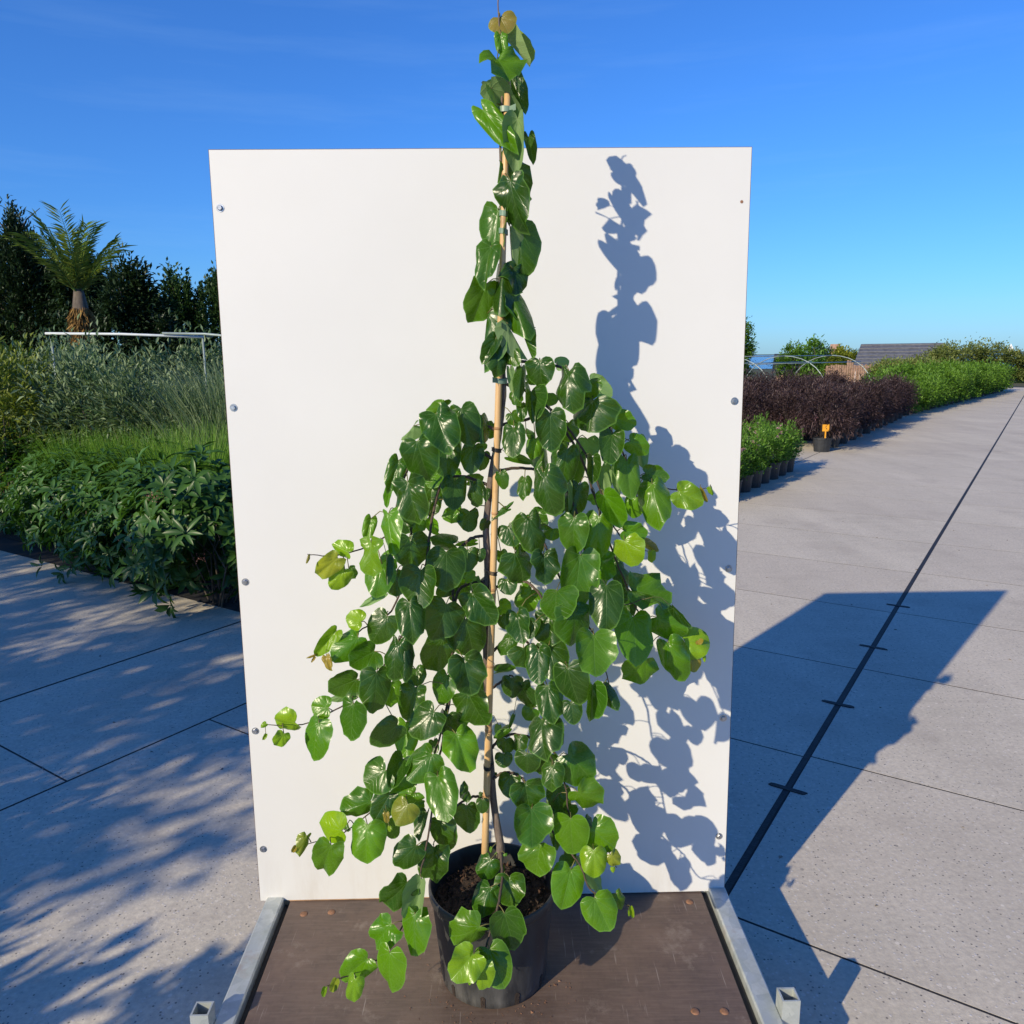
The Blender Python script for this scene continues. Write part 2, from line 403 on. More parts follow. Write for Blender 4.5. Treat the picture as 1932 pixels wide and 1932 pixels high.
F = [(i, i+1, nx+2+i, nx+1+i) for i in range(nx)] + [(nx+1+i, nx+2+i, 2*nx+3+i, 2*nx+2+i) for i in range(nx)]
hm.add(V, F); tag(hm.build('far_shore', simple('distant_woodland', (.045, .075, .05), .9, .4, .02), smooth=True), kind='structure')

pv = MB()
pv.add([road(-12, -8, -.0005), road(12, -8, -.0005), road(12, 48, -.0005), road(-6, 48, -.0005), road(-6, 4, -.0005), road(-12, 4, -.0005)], [(0, 1, 2, 3, 4, 5)])
pav = tag(pv.build('pavement', M['joint']), kind='structure')
def slab_mesh(name, wn, wt):
    b = MB(); b.bbox(0, wn, 0, wt, -.06, 0, .0003); return b.mesh(name, M['concrete'])
PITCH = 1.17
COLS = [(-3.235, -.725, 0), (-.695, 1.82, .02), (1.83, 4.35, .3)]
rows_t = [2.185 + PITCH * k for k in range(-8, 38)]
RZ = -R(33.7)
for a, b, ph in COLS:
    me = slab_mesh('slab', b - a, PITCH - .009)
    for k, t0 in enumerate(rows_t):
        if a < -3 and -1.4 < t0 < 2.1: continue
        o = bpy.data.objects.new('slab', me); link(o, pav, road(a, t0 + ph, 0)); o.rotation_euler.z = RZ
    me = slab_mesh('slab', 2.51, 3*PITCH - .009)
o = bpy.data.objects.new('slab', me); link(o, pav, road(-3.235, 2.185 - 3*PITCH, 0)); o.rotation_euler.z = RZ
LCOLS = [(-4.325, -3.248, 3.3), (-6.85, -4.345, 3.3), (-9.4, -6.86, 3.3), (-11.9, -9.41, 3.3)]
for j, (a, b, tmax) in enumerate(LCOLS):
    L_ = 2.4
    me = slab_mesh('slab', b - a, L_ - .009)
    for k in range(6):
        t0 = 3.35 - L_ * (k + 1) + (.55 if j == 0 else (0.0 if j % 2 else -.0))
        o = bpy.data.objects.new('slab', me); link(o, pav, road(a, t0, 0)); o.rotation_euler.z = RZ
# the strip of slabs between the two beds
me = slab_mesh('slab', 1.07, PITCH - .009)
for k in range(4):
    o = bpy.data.objects.new('slab', me); link(o, pav, road(-4.32, 3.92 + PITCH * k, 0)); o.rotation_euler.z = RZ
me = slab_mesh('slab', 2.5, PITCH - .009)
for k in range(5, 37):
    o = bpy.data.objects.new('slab', me); link(o, pav, road(-5.75, 2.185 + PITCH*k, 0)); o.rotation_euler.z = RZ
# bituminous cross marks over the dowels of the wide joint
for i, (x, y) in enumerate([(1.11, 2.92), (1.62, 3.71), (2.14, 4.49), (2.66, 5.28), (.6, 2.15)]):
    t = DX * x + DY * y
    b = MB(); seg = [(x_ + random.gauss(0, .003), y_ + random.gauss(0, .0018)) for x_, y_ in [(-.058, -.0125), (.058, -.0125), (.073, -.007), (.075, .006), (.060, .0125), (-.058, .012), (-.073, .007), (-.075, -.006)]]
    lo = [road(-.71 + q[0], t + q[1], -.01) for q in seg]; hi = [road(-.71 + q[0], t + q[1], .004) for q in seg]
    b.add(lo + hi, [tuple(range(8, 16))] + [(q, (q+1) % 8, 8 + (q+1) % 8, 8 + q) for q in range(8)])
    b.build('dowel_patch', M['sealant'], pav)
s_ = MB(); V = []; wob = [0.0, 0.0]
for k in range(561):
    for e in (0, 1): wob[e] = wob[e]*.8 + random.gauss(0, .0011)
    t0 = -8 + .1*k
    V += [road(-.7215 + wob[0], t0, .0012), road(-.6985 + wob[1], t0, .0012)]
s_.add(V, [(2*k, 2*k+1, 2*k+3, 2*k+2) for k in range(560)])
s_.build('joint_sealant', M['sealant'], pav)
gr_ = MB()                                                  # grit and small stones lying on the slabs
for k in range(420):
    c = road(random.uniform(-6.5, 1.6), random.uniform(0.5, 9), 0); s = abs(random.gauss(0, .0045)) + .0012
    if -1 < c.x < .75 and c.y < 2.3: continue
    q = [c + Vector((random.uniform(-s, s), random.uniform(-s, s), h)) for h in (-.001, -.001, 0, s*.8)]
    q[0] += Vector((s, 0, 0)); q[1] -= Vector((s, 0, 0)); q[2] += Vector((0, s, 0))
    gr_.add(q, [(0, 1, 2), (0, 1, 3), (1, 2, 3), (2, 0, 3)])
gr_.build('grit', simple('dark_grit', (.16, .14, .12), .9, .6, 3), pav)['kind'] = 'stuff'
# planting beds
bm_ = MB(); bm_.add([road(-4.9, 3.62, .004), road(-30, 3.62, .004), road(-30, 40, .004), road(-6.0, 40, .004), road(-6.0, 8, .004)], [(4, 3, 2, 1, 0)])
tag(bm_.build('planting_bed', M['soil']), kind='structure')

# ------------------------------------------------------------------ trolley
PZ = .175
tr = thing('plant_trolley', 'low flat trolley with brown plywood deck and galvanised steel rails', 'trolley', (-.055, 1.79, 0))
YAW = Matrix.Translation((-.055, 2.06, 0)) @ Matrix.Rotation(R(1.04), 4, 'Z') @ Matrix.Translation((.055, -2.06, 0))
Y0, Y1 = 1.49, 2.075
b = MB(); b.bbox(-.655, .545, Y0 + .045, Y1 - .005, PZ - .016, PZ, .002, YAW); b.build('deck', M['ply'], tr)
for sx in (-1, 1):
    b = MB()
    if sx < 0: b.bbox(-.722, -.672, Y0, Y1 + .04, PZ - .05, PZ + .014, .004, YAW)
    else: b.bbox(.564, .614, Y0, Y1 + .04, PZ - .05, PZ + .014, .004, YAW)
    b.build('side_rail', M['galv'], tr)
    b = MB()
    if sx < 0: b.box(-.671, -.656, Y0 + .046, Y1, PZ - .05, PZ - .012, YAW)
    else: b.box(.546, .563, Y0 + .046, Y1, PZ - .05, PZ - .012, YAW)
    b.build('deck_ledge', M['rubber'], tr)
b = MB(); b.bbox(-.671, .563, Y0, Y0 + .04, PZ - .05, PZ + .012, .004, YAW); b.build('end_rail', M['galv'], tr)
b = MB(); b.bbox(-.671, .563, Y1 + .001, Y1 + .04, PZ - .05, PZ - .005, .004, YAW); b.build('end_rail', M['galv'], tr)
def socket(cx_, cy_, h=.235):
    b = MB(); s = .021; i = .017
    out = [(-s, -s), (s, -s), (s, s), (-s, s)]; inn = [(-i, -i), (i, -i), (i, i), (-i, i)]
    v = [(cx_+p[0], cy_+p[1], .05) for p in out] + [(cx_+p[0], cy_+p[1], h) for p in out] + [(cx_+p[0], cy_+p[1], h) for p in inn] + [(cx_+p[0], cy_+p[1], .06) for p in inn]
    f = [(3, 2, 1, 0)] + [(k, (k+1) % 4, 4+(k+1) % 4, 4+k) for k in range(4)] + [(4+k, 4+(k+1) % 4, 8+(k+1) % 4, 8+k) for k in range(4)] + [(8+k, 8+(k+1) % 4, 12+(k+1) % 4, 12+k) for k in range(4)] + [(12, 13, 14, 15)]
    b.add([YAW @ Vector(p) for p in v], f); b.build('post_socket', M['galv'], tr)
for cx_ in (-.7425, .6345):
    socket(cx_, 1.612); 
for cx_ in (-.69, .585):
    b = MB(); b.bbox(cx_ - .02, cx_ + .02, 2.116, 2.156, .05, 2.18, .003, YAW); b.build('post', M['galv'], tr)
for cx_ in (-.6, .49):
    for cy_ in (1.58, 2.0):
        b = MB()
        b.box(cx_ - .03, cx_ + .03, cy_ - .03, cy_ + .03, .115, .126, YAW)
        b.box(cx_ - .024, cx_ - .020, cy_ - .015, cy_ + .015, .04, .1155, YAW)
        b.box(cx_ + .020, cx_ + .024, cy_ - .015, cy_ + .015, .04, .1155, YAW)
        f_ = b.build('castor_fork', M['galv'], tr)
        b = MB(); ring = [(.012, 0), (.045, 0), (.05, .008), (.05, .026), (.045, .034), (.012, .034)]
        V = []
        for r_, z_ in ring:
            for k in range(20):
                a = 2 * math.pi * k / 20; V.append(YAW @ Vector((cx_ - .017 + z_, cy_ + r_ * math.cos(a), .05 + r_ * math.sin(a))))
        b.add(V, [(i*20+k, i*20+(k+1) % 20, (i+1)*20+(k+1) % 20, (i+1)*20+k) for i in range(5) for k in range(20)] + [tuple(range(20)), tuple(100+k for k in range(20))])
        b.build('wheel', M['rubber'], tr, smooth=False)
for x, y in [(-.602, 2.005), (-.525, 2.01), (.50, 2.02), (.49, 1.63), (.42, 1.632), (-.6, 1.6), (-.03, 2.03), (.3, 2.02)]:
    b = MB(); p = YAW @ Vector((x, y, PZ)); b.lathe([(.0115, -.001), (.0105, .0012), (.006, .0025), (0.0001, .003)], p, 14); b.build('rivet', M['rivet'], tr, smooth=True)

# ------------------------------------------------------------------ white backing board
bd = thing('backing_board', 'tall white laminated board standing upright behind the potted tree', 'board', (-.063, 2.06, PZ))
TILT = Matrix.Translation((-.065, 2.06, PZ)) @ Matrix.Rotation(R(1.04), 4, 'Z') @ Matrix.Rotation(-R(1.55), 4, 'X')
HB = 2.055
def bobj(b, name, mat): return b.build(name, mat, bd)
b = MB(); b.box(-.6755, .6755, 0, .0012, .004, HB, TILT); o_face = bobj(b, 'face', M['board'])
b = MB(); b.box(-.677, .677, .0012, .010, .003, HB + .0015, TILT); bobj(b, 'core', M['ply_edge'])
b = MB(); b.box(-.62, .10, .002, .03, -.013, .0025, TILT); bobj(b, 'batten', M['batten'])
def bolt(x, z, hole=False):
    b = MB(); V = []; n = 6 if not hole else 10; r = .0068 if not hole else .004
    ph = random.uniform(0, 1)
    for y, s in ((.0, 1), (-.0042, 1), (-.0055, .78)) if not hole else ((.0, 1), (-.0006, 1), (-.0006, .8)):
        for k in range(n):
            a = ph + 2 * math.pi * k / n; V.append(TILT @ Vector((x + r*s*math.cos(a), y, z + r*s*math.sin(a))))
    F = [(i*n+k, i*n+(k+1) % n, (i+1)*n+(k+1) % n, (i+1)*n+k) for i in range(2) for k in range(n)] + [tuple(2*n+k for k in range(n))]
    b.add(V, F)
    if not hole:
        W_ = []
        for y, rr in ((0, .0105), (-.0012, .0100)):
            for k in range(12): a = 2*math.pi*k/12; W_.append(TILT @ Vector((x + rr*math.cos(a), y, z + rr*math.sin(a))))
        b.add(W_, [(k, (k+1) % 12, 12+(k+1) % 12, 12+k) for k in range(12)] + [tuple(12+k for k in range(12))])
    b.build('bolt' if not hole else 'bolt_hole', M['bolt'] if not hole else M['rivet'], bd)
for z in (1.918, 1.422, .955, .527, .167): bolt(-.657, z)
for z in (1.425, .972, .54, .178): bolt(.655, z)
bolt(.655, 1.925, True)

# ------------------------------------------------------------------ pot
PC = Vector((-.058, 1.782, PZ))
pot = thing('plant_pot', 'black plastic nursery pot with scuffed dusty sides on the trolley deck', 'pot', PC)
b = MB(); HP = .256
b.lathe([(.128, 0), (.1325, .004), (.1335, .02), (.153, HP - .03), (.1535, HP - .026), (.159, HP - .024), (.1605, HP - .018), (.1605, HP - .004), (.159, HP), (.156, HP + .001), (.1535, HP - .002), (.1515, HP - .03), (.145, HP - .10)], PC, 72)
b.build('wall', M['pot'], pot, smooth=True)
nr, na = 26, 72
V = [tuple(PC + Vector((0, 0, HP - .052)))]; F = []
for i in range(1, nr + 1):
    r_ = .1488 * i / nr
    for k in range(na):
        a = 2 * math.pi * k / na
        V.append(tuple(PC + Vector((r_*math.cos(a), r_*math.sin(a), HP - .055 + .006*math.sin(9*a + i) * (i/nr) * .5 + random.uniform(-.005, .005) + .010*(1 - i/nr)))))
for k in range(na): F.append((0, 1 + k, 1 + (k+1) % na))
for i in range(nr - 1):
    for k in range(na): F.append((1+i*na+k, 1+(i+1)*na+k, 1+(i+1)*na+(k+1) % na, 1+i*na+(k+1) % na))
b = MB(); b.add(V, F); b.build('soil', M['soil'], pot, smooth=False)
cr = MB()
for k in range(420):
    a = random.uniform(0, 6.283); r_ = .145 * math.sqrt(random.random()); s = random.uniform(.0015, .0055)
    c = PC + Vector((r_*math.cos(a), r_*math.sin(a), HP - .048 + random.uniform(0, .004)))
    q = [c + Vector((random.uniform(-s, s), random.uniform(-s, s), random.uniform(-s, s))) * 1.5 for _ in range(4)]
    cr.add(q, [(0, 1, 2), (0, 2, 3), (0, 3, 1), (1, 3, 2)])
tag(cr.build('soil_crumbs', simple('bark_crumb', (.06, .03, .018), .95, .6, 30), pot), kind='stuff')
for k in range(10):
    a = R(-100 + k * 36); c = Vector((math.cos(a), math.sin(a), 0)); t_ = Vector((-math.sin(a), math.cos(a), 0))
    b = MB(); V = []
    for rr in (.1290, .1352):
        for x, z in ((-.005, .006), (.005, .006), (.006, .034), (0, .039), (-.006, .034)):
            V.append(PC + c * (rr + (z - .02) * .08) + t_ * x + Vector((0, 0, z)))
    b.add(V, [(4,3,2,1,0), (5,6,7,8,9)] + [(q, (q+1) % 5, 5+(q+1) % 5, 5+q) for q in range(5)]); b.build('drain_slot', M['soil'], pot)

# ------------------------------------------------------------------ measured places of the tree, its shoots and leaves (metres)
# leaf rows: shoot index (-1 = leader), base, tip, width, roll about the midrib, colour key, node on the shoot
LEAVES = [
(-1,(-0.014,1.779,2.397),(0.002,1.767,2.366),0.061,-0.08,'r',(-0.017,1.774,2.405)),
(-1,(-0.010,1.815,2.374),(0.049,1.780,2.308),0.050,-1.24,'o',(-0.016,1.774,2.369)),
(-1,(-0.021,1.745,2.310),(0.006,1.726,2.268),0.109,-0.69,'g',(-0.015,1.774,2.334)),
(-1,(-0.014,1.768,2.360),(-0.008,1.761,2.317),0.029,-0.20,'g',(-0.016,1.774,2.374)),
(-1,(-0.013,1.809,2.290),(-0.046,1.801,2.282),0.023,-0.21,'d',(-0.013,1.774,2.289)),
(-1,(0.004,1.823,2.305),(0.037,1.794,2.222),0.043,-0.19,'d',(-0.014,1.774,2.299)),
(-1,(-0.036,1.781,2.276),(0.024,1.810,2.234),0.041,-0.80,'u',(-0.013,1.774,2.284)),
(-1,(-0.034,1.762,2.259),(0.025,1.834,2.180),0.048,-0.20,'u',(-0.013,1.774,2.274)),
(-1,(-0.052,1.770,2.221),(0.015,1.731,2.134),0.050,0.12,'g',(-0.013,1.774,2.231)),
(-1,(0.020,1.755,2.199),(0.020,1.780,2.098),0.047,0.16,'u',(-0.014,1.774,2.216)),
(-1,(0.043,1.812,2.178),(0.052,1.780,2.118),0.026,-0.25,'d',(-0.015,1.774,2.185)),
(-1,(-0.015,1.765,2.134),(-0.007,1.792,2.090),0.015,0.58,'u',(-0.017,1.774,2.147)),
(-1,(0.004,1.781,2.119),(0.042,1.776,2.040),0.071,-0.48,'d',(-0.016,1.774,2.127)),
(-1,(0.004,1.744,2.077),(0.018,1.734,1.973),0.079,0.54,'d',(-0.014,1.774,2.096)),
(-1,(-0.012,1.779,2.060),(0.000,1.832,2.004),0.018,-0.29,'u',(-0.013,1.774,2.069)),
(-1,(-0.023,1.780,2.027),(-0.034,1.767,1.927),0.069,0.43,'m',(-0.013,1.774,2.039)),
(-1,(0.003,1.760,1.988),(0.009,1.793,1.889),0.034,0.42,'u',(-0.013,1.774,2.004)),
(-1,(0.021,1.782,1.993),(0.024,1.764,1.890),0.066,0.27,'d',(-0.013,1.774,2.004)),
(-1,(-0.039,1.769,1.950),(-0.062,1.736,1.869),0.057,0.28,'m',(-0.014,1.773,1.961)),
(-1,(-0.013,1.761,1.910),(-0.025,1.722,1.808),0.064,0.15,'d',(-0.016,1.772,1.924)),
(-1,(0.008,1.773,1.905),(0.021,1.751,1.853),0.068,-0.85,'d',(-0.016,1.772,1.917)),
(-1,(-0.050,1.770,1.874),(-0.079,1.767,1.791),0.076,-0.57,'m',(-0.019,1.772,1.883)),
(-1,(0.002,1.772,1.851),(0.041,1.711,1.764),0.056,-0.15,'m',(-0.021,1.772,1.862)),
(-1,(-0.004,1.757,1.842),(0.036,1.769,1.771),0.048,-1.34,'u',(-0.021,1.772,1.855)),
(-1,(-0.049,1.779,1.813),(-0.067,1.741,1.689),0.063,1.08,'m',(-0.023,1.772,1.827)),
(-1,(-0.031,1.753,1.759),(-0.062,1.737,1.706),0.034,-0.00,'d',(-0.021,1.775,1.773)),
(-1,(-0.005,1.748,1.789),(0.034,1.765,1.711),0.042,-1.18,'u',(-0.022,1.773,1.803)),
(-1,(0.023,1.776,1.784),(0.040,1.746,1.716),0.035,1.15,'m',(-0.022,1.774,1.794)),
(-1,(-0.026,1.748,1.725),(-0.026,1.730,1.681),0.056,-0.62,'d',(-0.019,1.774,1.739)),
(-1,(-0.015,1.778,1.732),(-0.005,1.767,1.704),0.050,0.74,'m',(-0.020,1.774,1.747)),
(0,(-0.149,1.787,1.613),(-0.187,1.774,1.593),0.036,-0.51,'g',(-0.143,1.741,1.586)),
(0,(-0.150,1.797,1.614),(-0.134,1.803,1.625),0.013,0.05,'d',(-0.143,1.741,1.586)),
(0,(-0.159,1.691,1.603),(-0.128,1.645,1.529),0.083,-0.22,'d',(-0.143,1.741,1.586)),
(0,(-0.108,1.737,1.611),(-0.085,1.716,1.532),0.068,-0.07,'d',(-0.115,1.752,1.583)),
(0,(-0.065,1.750,1.595),(-0.062,1.716,1.539),0.042,-0.30,'d',(-0.077,1.766,1.578)),
(8,(-0.039,1.780,1.574),(-0.045,1.773,1.541),0.031,-0.39,'d',(-0.024,1.790,1.570)),
(0,(-0.219,1.790,1.570),(-0.249,1.812,1.536),0.034,0.35,'u',(-0.175,1.729,1.554)),
(0,(-0.198,1.670,1.547),(-0.177,1.661,1.463),0.081,-0.10,'d',(-0.189,1.724,1.540)),
(1,(-0.144,1.765,1.528),(-0.144,1.743,1.455),0.067,-0.09,'d',(-0.131,1.772,1.525)),
(1,(-0.120,1.816,1.528),(-0.123,1.788,1.474),0.029,-0.48,'g',(-0.113,1.776,1.538)),
(1,(-0.085,1.765,1.524),(-0.093,1.747,1.466),0.054,0.07,'d',(-0.092,1.780,1.524)),
(1,(-0.062,1.771,1.510),(-0.068,1.760,1.471),0.035,-0.42,'d',(-0.071,1.784,1.510)),
(1,(-0.069,1.830,1.517),(-0.055,1.831,1.520),0.020,-0.17,'m',(-0.082,1.782,1.517)),
(0,(-0.240,1.678,1.506),(-0.258,1.648,1.442),0.042,-0.39,'m',(-0.215,1.712,1.503)),
(0,(-0.216,1.635,1.467),(-0.197,1.612,1.380),0.074,0.08,'d',(-0.227,1.703,1.470)),
(0,(-0.269,1.734,1.438),(-0.276,1.717,1.397),0.019,0.18,'g',(-0.235,1.698,1.451)),
(1,(-0.185,1.810,1.430),(-0.185,1.775,1.364),0.065,0.01,'d',(-0.193,1.757,1.458)),
(2,(-0.191,1.789,1.395),(-0.204,1.800,1.346),0.019,-0.01,'u',(-0.166,1.742,1.410)),
(1,(-0.163,1.802,1.460),(-0.192,1.784,1.433),0.053,0.40,'g',(-0.171,1.763,1.497)),
(1,(-0.136,1.806,1.465),(-0.126,1.797,1.447),0.033,0.09,'g',(-0.149,1.768,1.513)),
(2,(-0.126,1.747,1.451),(-0.130,1.713,1.391),0.060,-0.48,'d',(-0.124,1.764,1.453)),
(2,(-0.086,1.761,1.443),(-0.086,1.740,1.396),0.043,0.27,'d',(-0.091,1.776,1.448)),
(2,(-0.101,1.826,1.437),(-0.062,1.835,1.442),0.029,0.40,'m',(-0.100,1.773,1.452)),
(2,(-0.057,1.763,1.429),(-0.058,1.744,1.406),0.019,-0.08,'d',(-0.058,1.787,1.434)),
(2,(-0.120,1.780,1.376),(-0.161,1.777,1.365),0.044,0.27,'g',(-0.166,1.742,1.410)),
(-1,(-0.097,1.782,1.374),(-0.099,1.766,1.329),0.058,0.33,'d',(-0.055,1.770,1.388)),
(-1,(-0.058,1.762,1.356),(-0.069,1.760,1.333),0.026,-0.56,'d',(-0.057,1.770,1.368)),
(0,(-0.260,1.642,1.398),(-0.254,1.601,1.322),0.059,0.52,'g',(-0.253,1.684,1.401)),
(0,(-0.315,1.743,1.368),(-0.326,1.723,1.320),0.031,-0.36,'g',(-0.258,1.679,1.383)),
(0,(-0.245,1.734,1.372),(-0.252,1.724,1.339),0.050,0.78,'d',(-0.253,1.684,1.401)),
(1,(-0.222,1.783,1.353),(-0.218,1.770,1.326),0.049,-0.14,'m',(-0.221,1.745,1.377)),
(2,(-0.193,1.796,1.356),(-0.177,1.790,1.314),0.041,0.50,'g',(-0.172,1.736,1.381)),
(3,(-0.134,1.743,1.309),(-0.191,1.753,1.317),0.038,0.01,'d',(-0.108,1.769,1.298)),
(3,(-0.088,1.819,1.293),(-0.135,1.812,1.289),0.017,0.24,'g',(-0.086,1.779,1.312)),
(1,(-0.228,1.723,1.329),(-0.221,1.701,1.263),0.092,-0.39,'d',(-0.226,1.740,1.336)),
(3,(-0.145,1.696,1.301),(-0.142,1.650,1.228),0.088,-0.30,'d',(-0.123,1.762,1.277)),
(3,(-0.102,1.752,1.291),(-0.104,1.734,1.244),0.054,-0.33,'d',(-0.105,1.771,1.302)),
(3,(-0.074,1.759,1.290),(-0.074,1.746,1.265),0.026,-0.06,'d',(-0.077,1.783,1.313)),
(0,(-0.290,1.593,1.349),(-0.293,1.572,1.275),0.061,0.54,'l',(-0.296,1.662,1.336)),
(0,(-0.368,1.622,1.308),(-0.418,1.621,1.265),0.047,-0.31,'o',(-0.371,1.641,1.312)),
(0,(-0.344,1.626,1.319),(-0.382,1.635,1.335),0.040,-0.23,'l',(-0.348,1.648,1.316)),
(0,(-0.357,1.637,1.278),(-0.385,1.622,1.239),0.047,-0.25,'l',(-0.360,1.644,1.311)),
(0,(-0.363,1.707,1.262),(-0.350,1.700,1.241),0.031,0.05,'m',(-0.354,1.646,1.313)),
(0,(-0.280,1.652,1.287),(-0.292,1.618,1.224),0.067,-0.10,'g',(-0.296,1.662,1.336)),
(0,(-0.260,1.604,1.312),(-0.261,1.582,1.259),0.018,0.21,'d',(-0.283,1.665,1.341)),
(0,(-0.273,1.720,1.294),(-0.298,1.710,1.274),0.023,0.27,'g',(-0.270,1.669,1.346)),
(1,(-0.282,1.773,1.262),(-0.275,1.765,1.237),0.027,0.20,'m',(-0.236,1.733,1.278)),
(0,(-0.426,1.611,1.317),(-0.430,1.604,1.302),0.007,0.09,'r',(-0.425,1.622,1.317)),
(1,(-0.267,1.767,1.239),(-0.270,1.756,1.208),0.044,0.47,'d',(-0.241,1.731,1.259)),
(3,(-0.135,1.789,1.209),(-0.151,1.776,1.192),0.050,-0.00,'g',(-0.136,1.752,1.235)),
(3,(-0.107,1.737,1.227),(-0.085,1.750,1.243),0.026,0.17,'g',(-0.136,1.752,1.235)),
(9,(-0.025,1.746,1.467),(-0.017,1.740,1.431),0.032,0.19,'m',(-0.024,1.789,1.467)),
(-1,(-0.005,1.768,1.740),(0.018,1.743,1.700),0.037,0.42,'m',(-0.020,1.774,1.754)),
(6,(-0.001,1.759,1.692),(0.007,1.771,1.633),0.019,0.18,'u',(0.003,1.792,1.715)),
(6,(0.024,1.751,1.697),(0.016,1.703,1.632),0.028,-0.24,'d',(0.026,1.799,1.710)),
(6,(0.064,1.756,1.711),(0.065,1.743,1.656),0.065,0.11,'d',(0.064,1.808,1.702)),
(6,(0.043,1.850,1.678),(0.054,1.848,1.655),0.030,0.25,'m',(0.045,1.804,1.705)),
(6,(0.127,1.765,1.690),(0.121,1.719,1.614),0.076,0.34,'d',(0.119,1.820,1.692)),
(6,(0.108,1.870,1.701),(0.136,1.869,1.709),0.033,-0.01,'u',(0.104,1.817,1.695)),
(6,(0.175,1.809,1.666),(0.171,1.797,1.625),0.065,0.50,'m',(0.152,1.829,1.659)),
(6,(0.187,1.876,1.661),(0.239,1.886,1.627),0.050,-0.10,'u',(0.157,1.830,1.655)),
(7,(0.044,1.761,1.644),(0.047,1.721,1.580),0.051,-0.43,'d',(0.037,1.794,1.643)),
(7,(0.005,1.760,1.643),(0.017,1.746,1.616),0.032,0.25,'m',(0.005,1.791,1.654)),
(7,(0.023,1.768,1.617),(0.026,1.746,1.587),0.026,-0.24,'d',(0.030,1.793,1.646)),
(6,(0.183,1.788,1.623),(0.171,1.768,1.554),0.115,0.43,'d',(0.183,1.836,1.627)),
(7,(0.085,1.734,1.599),(0.087,1.730,1.514),0.068,-0.13,'d',(0.085,1.797,1.605)),
(7,(0.084,1.851,1.623),(0.110,1.848,1.623),0.033,-0.20,'m',(0.066,1.796,1.620)),
(-1,(0.001,1.764,1.597),(0.017,1.758,1.572),0.035,-0.20,'m',(-0.019,1.772,1.611)),
(8,(0.005,1.737,1.567),(0.003,1.708,1.505),0.054,0.21,'d',(0.007,1.796,1.576)),
(8,(0.035,1.860,1.543),(0.052,1.866,1.553),0.036,-0.38,'m',(0.031,1.801,1.580)),
(8,(0.056,1.855,1.531),(0.046,1.836,1.487),0.040,-0.02,'g',(0.048,1.804,1.583)),
(7,(0.132,1.838,1.569),(0.142,1.827,1.530),0.055,-0.30,'m',(0.115,1.800,1.573)),
(6,(0.241,1.880,1.577),(0.294,1.870,1.560),0.053,0.00,'g',(0.213,1.844,1.580)),
(6,(0.228,1.792,1.548),(0.217,1.753,1.482),0.058,-0.01,'d',(0.231,1.848,1.552)),
(6,(0.210,1.824,1.551),(0.220,1.842,1.469),0.016,0.10,'u',(0.222,1.846,1.566)),
(6,(0.274,1.828,1.526),(0.319,1.826,1.499),0.050,0.15,'g',(0.247,1.852,1.526)),
(6,(0.301,1.894,1.519),(0.322,1.906,1.451),0.041,0.13,'u',(0.253,1.854,1.514)),
(8,(0.115,1.859,1.530),(0.115,1.845,1.505),0.034,0.21,'d',(0.117,1.817,1.552)),
(8,(0.125,1.778,1.515),(0.115,1.763,1.434),0.065,-0.17,'d',(0.136,1.820,1.526)),
(8,(0.075,1.865,1.508),(0.077,1.823,1.456),0.044,-0.42,'m',(0.112,1.816,1.558)),
(7,(0.177,1.857,1.530),(0.186,1.871,1.488),0.060,-0.02,'u',(0.147,1.802,1.531)),
(7,(0.182,1.775,1.496),(0.181,1.761,1.437),0.032,-0.18,'d',(0.168,1.804,1.499)),
(7,(0.158,1.840,1.495),(0.154,1.828,1.426),0.040,-0.17,'m',(0.156,1.803,1.518)),
(7,(0.212,1.855,1.464),(0.225,1.875,1.399),0.044,0.20,'u',(0.181,1.806,1.474)),
(6,(0.264,1.810,1.484),(0.272,1.784,1.398),0.062,-0.33,'g',(0.266,1.859,1.489)),
(6,(0.250,1.841,1.488),(0.258,1.888,1.381),0.029,-0.63,'u',(0.259,1.856,1.502)),
(7,(0.208,1.773,1.410),(0.252,1.768,1.337),0.055,-0.08,'g',(0.203,1.808,1.418)),
(6,(0.326,1.823,1.427),(0.334,1.764,1.343),0.076,0.05,'g',(0.331,1.877,1.425)),
(6,(0.320,1.850,1.420),(0.334,1.855,1.333),0.028,0.28,'u',(0.323,1.875,1.430)),
(6,(0.317,1.863,1.446),(0.373,1.857,1.436),0.045,-0.21,'m',(0.306,1.870,1.440)),
(6,(0.387,1.825,1.409),(0.442,1.806,1.380),0.066,-0.01,'l',(0.398,1.894,1.401)),
(6,(0.443,1.844,1.410),(0.459,1.834,1.381),0.016,0.31,'r',(0.457,1.905,1.401)),
(6,(0.473,1.868,1.411),(0.481,1.864,1.392),0.014,-0.30,'l',(0.481,1.909,1.402)),
(9,(0.068,1.710,1.474),(0.083,1.673,1.388),0.076,0.21,'d',(0.064,1.778,1.466)),
(9,(0.029,1.763,1.452),(0.022,1.738,1.411),0.035,0.13,'m',(0.031,1.782,1.471)),
(-1,(-0.006,1.756,1.502),(0.048,1.750,1.488),0.022,-0.16,'m',(-0.033,1.770,1.520)),
(8,(0.152,1.776,1.433),(0.135,1.754,1.359),0.055,-0.10,'d',(0.176,1.829,1.443)),
(9,(0.126,1.745,1.439),(0.129,1.777,1.361),0.012,-0.66,'u',(0.116,1.771,1.432)),
(9,(0.113,1.813,1.406),(0.106,1.802,1.361),0.044,0.44,'m',(0.112,1.772,1.434)),
(9,(0.108,1.833,1.425),(0.104,1.822,1.399),0.027,0.27,'d',(0.101,1.773,1.442)),
(8,(0.198,1.868,1.396),(0.208,1.859,1.373),0.047,-0.35,'g',(0.186,1.831,1.418)),
(6,(0.304,1.915,1.380),(0.294,1.909,1.328),0.053,0.17,'g',(0.315,1.873,1.435)),
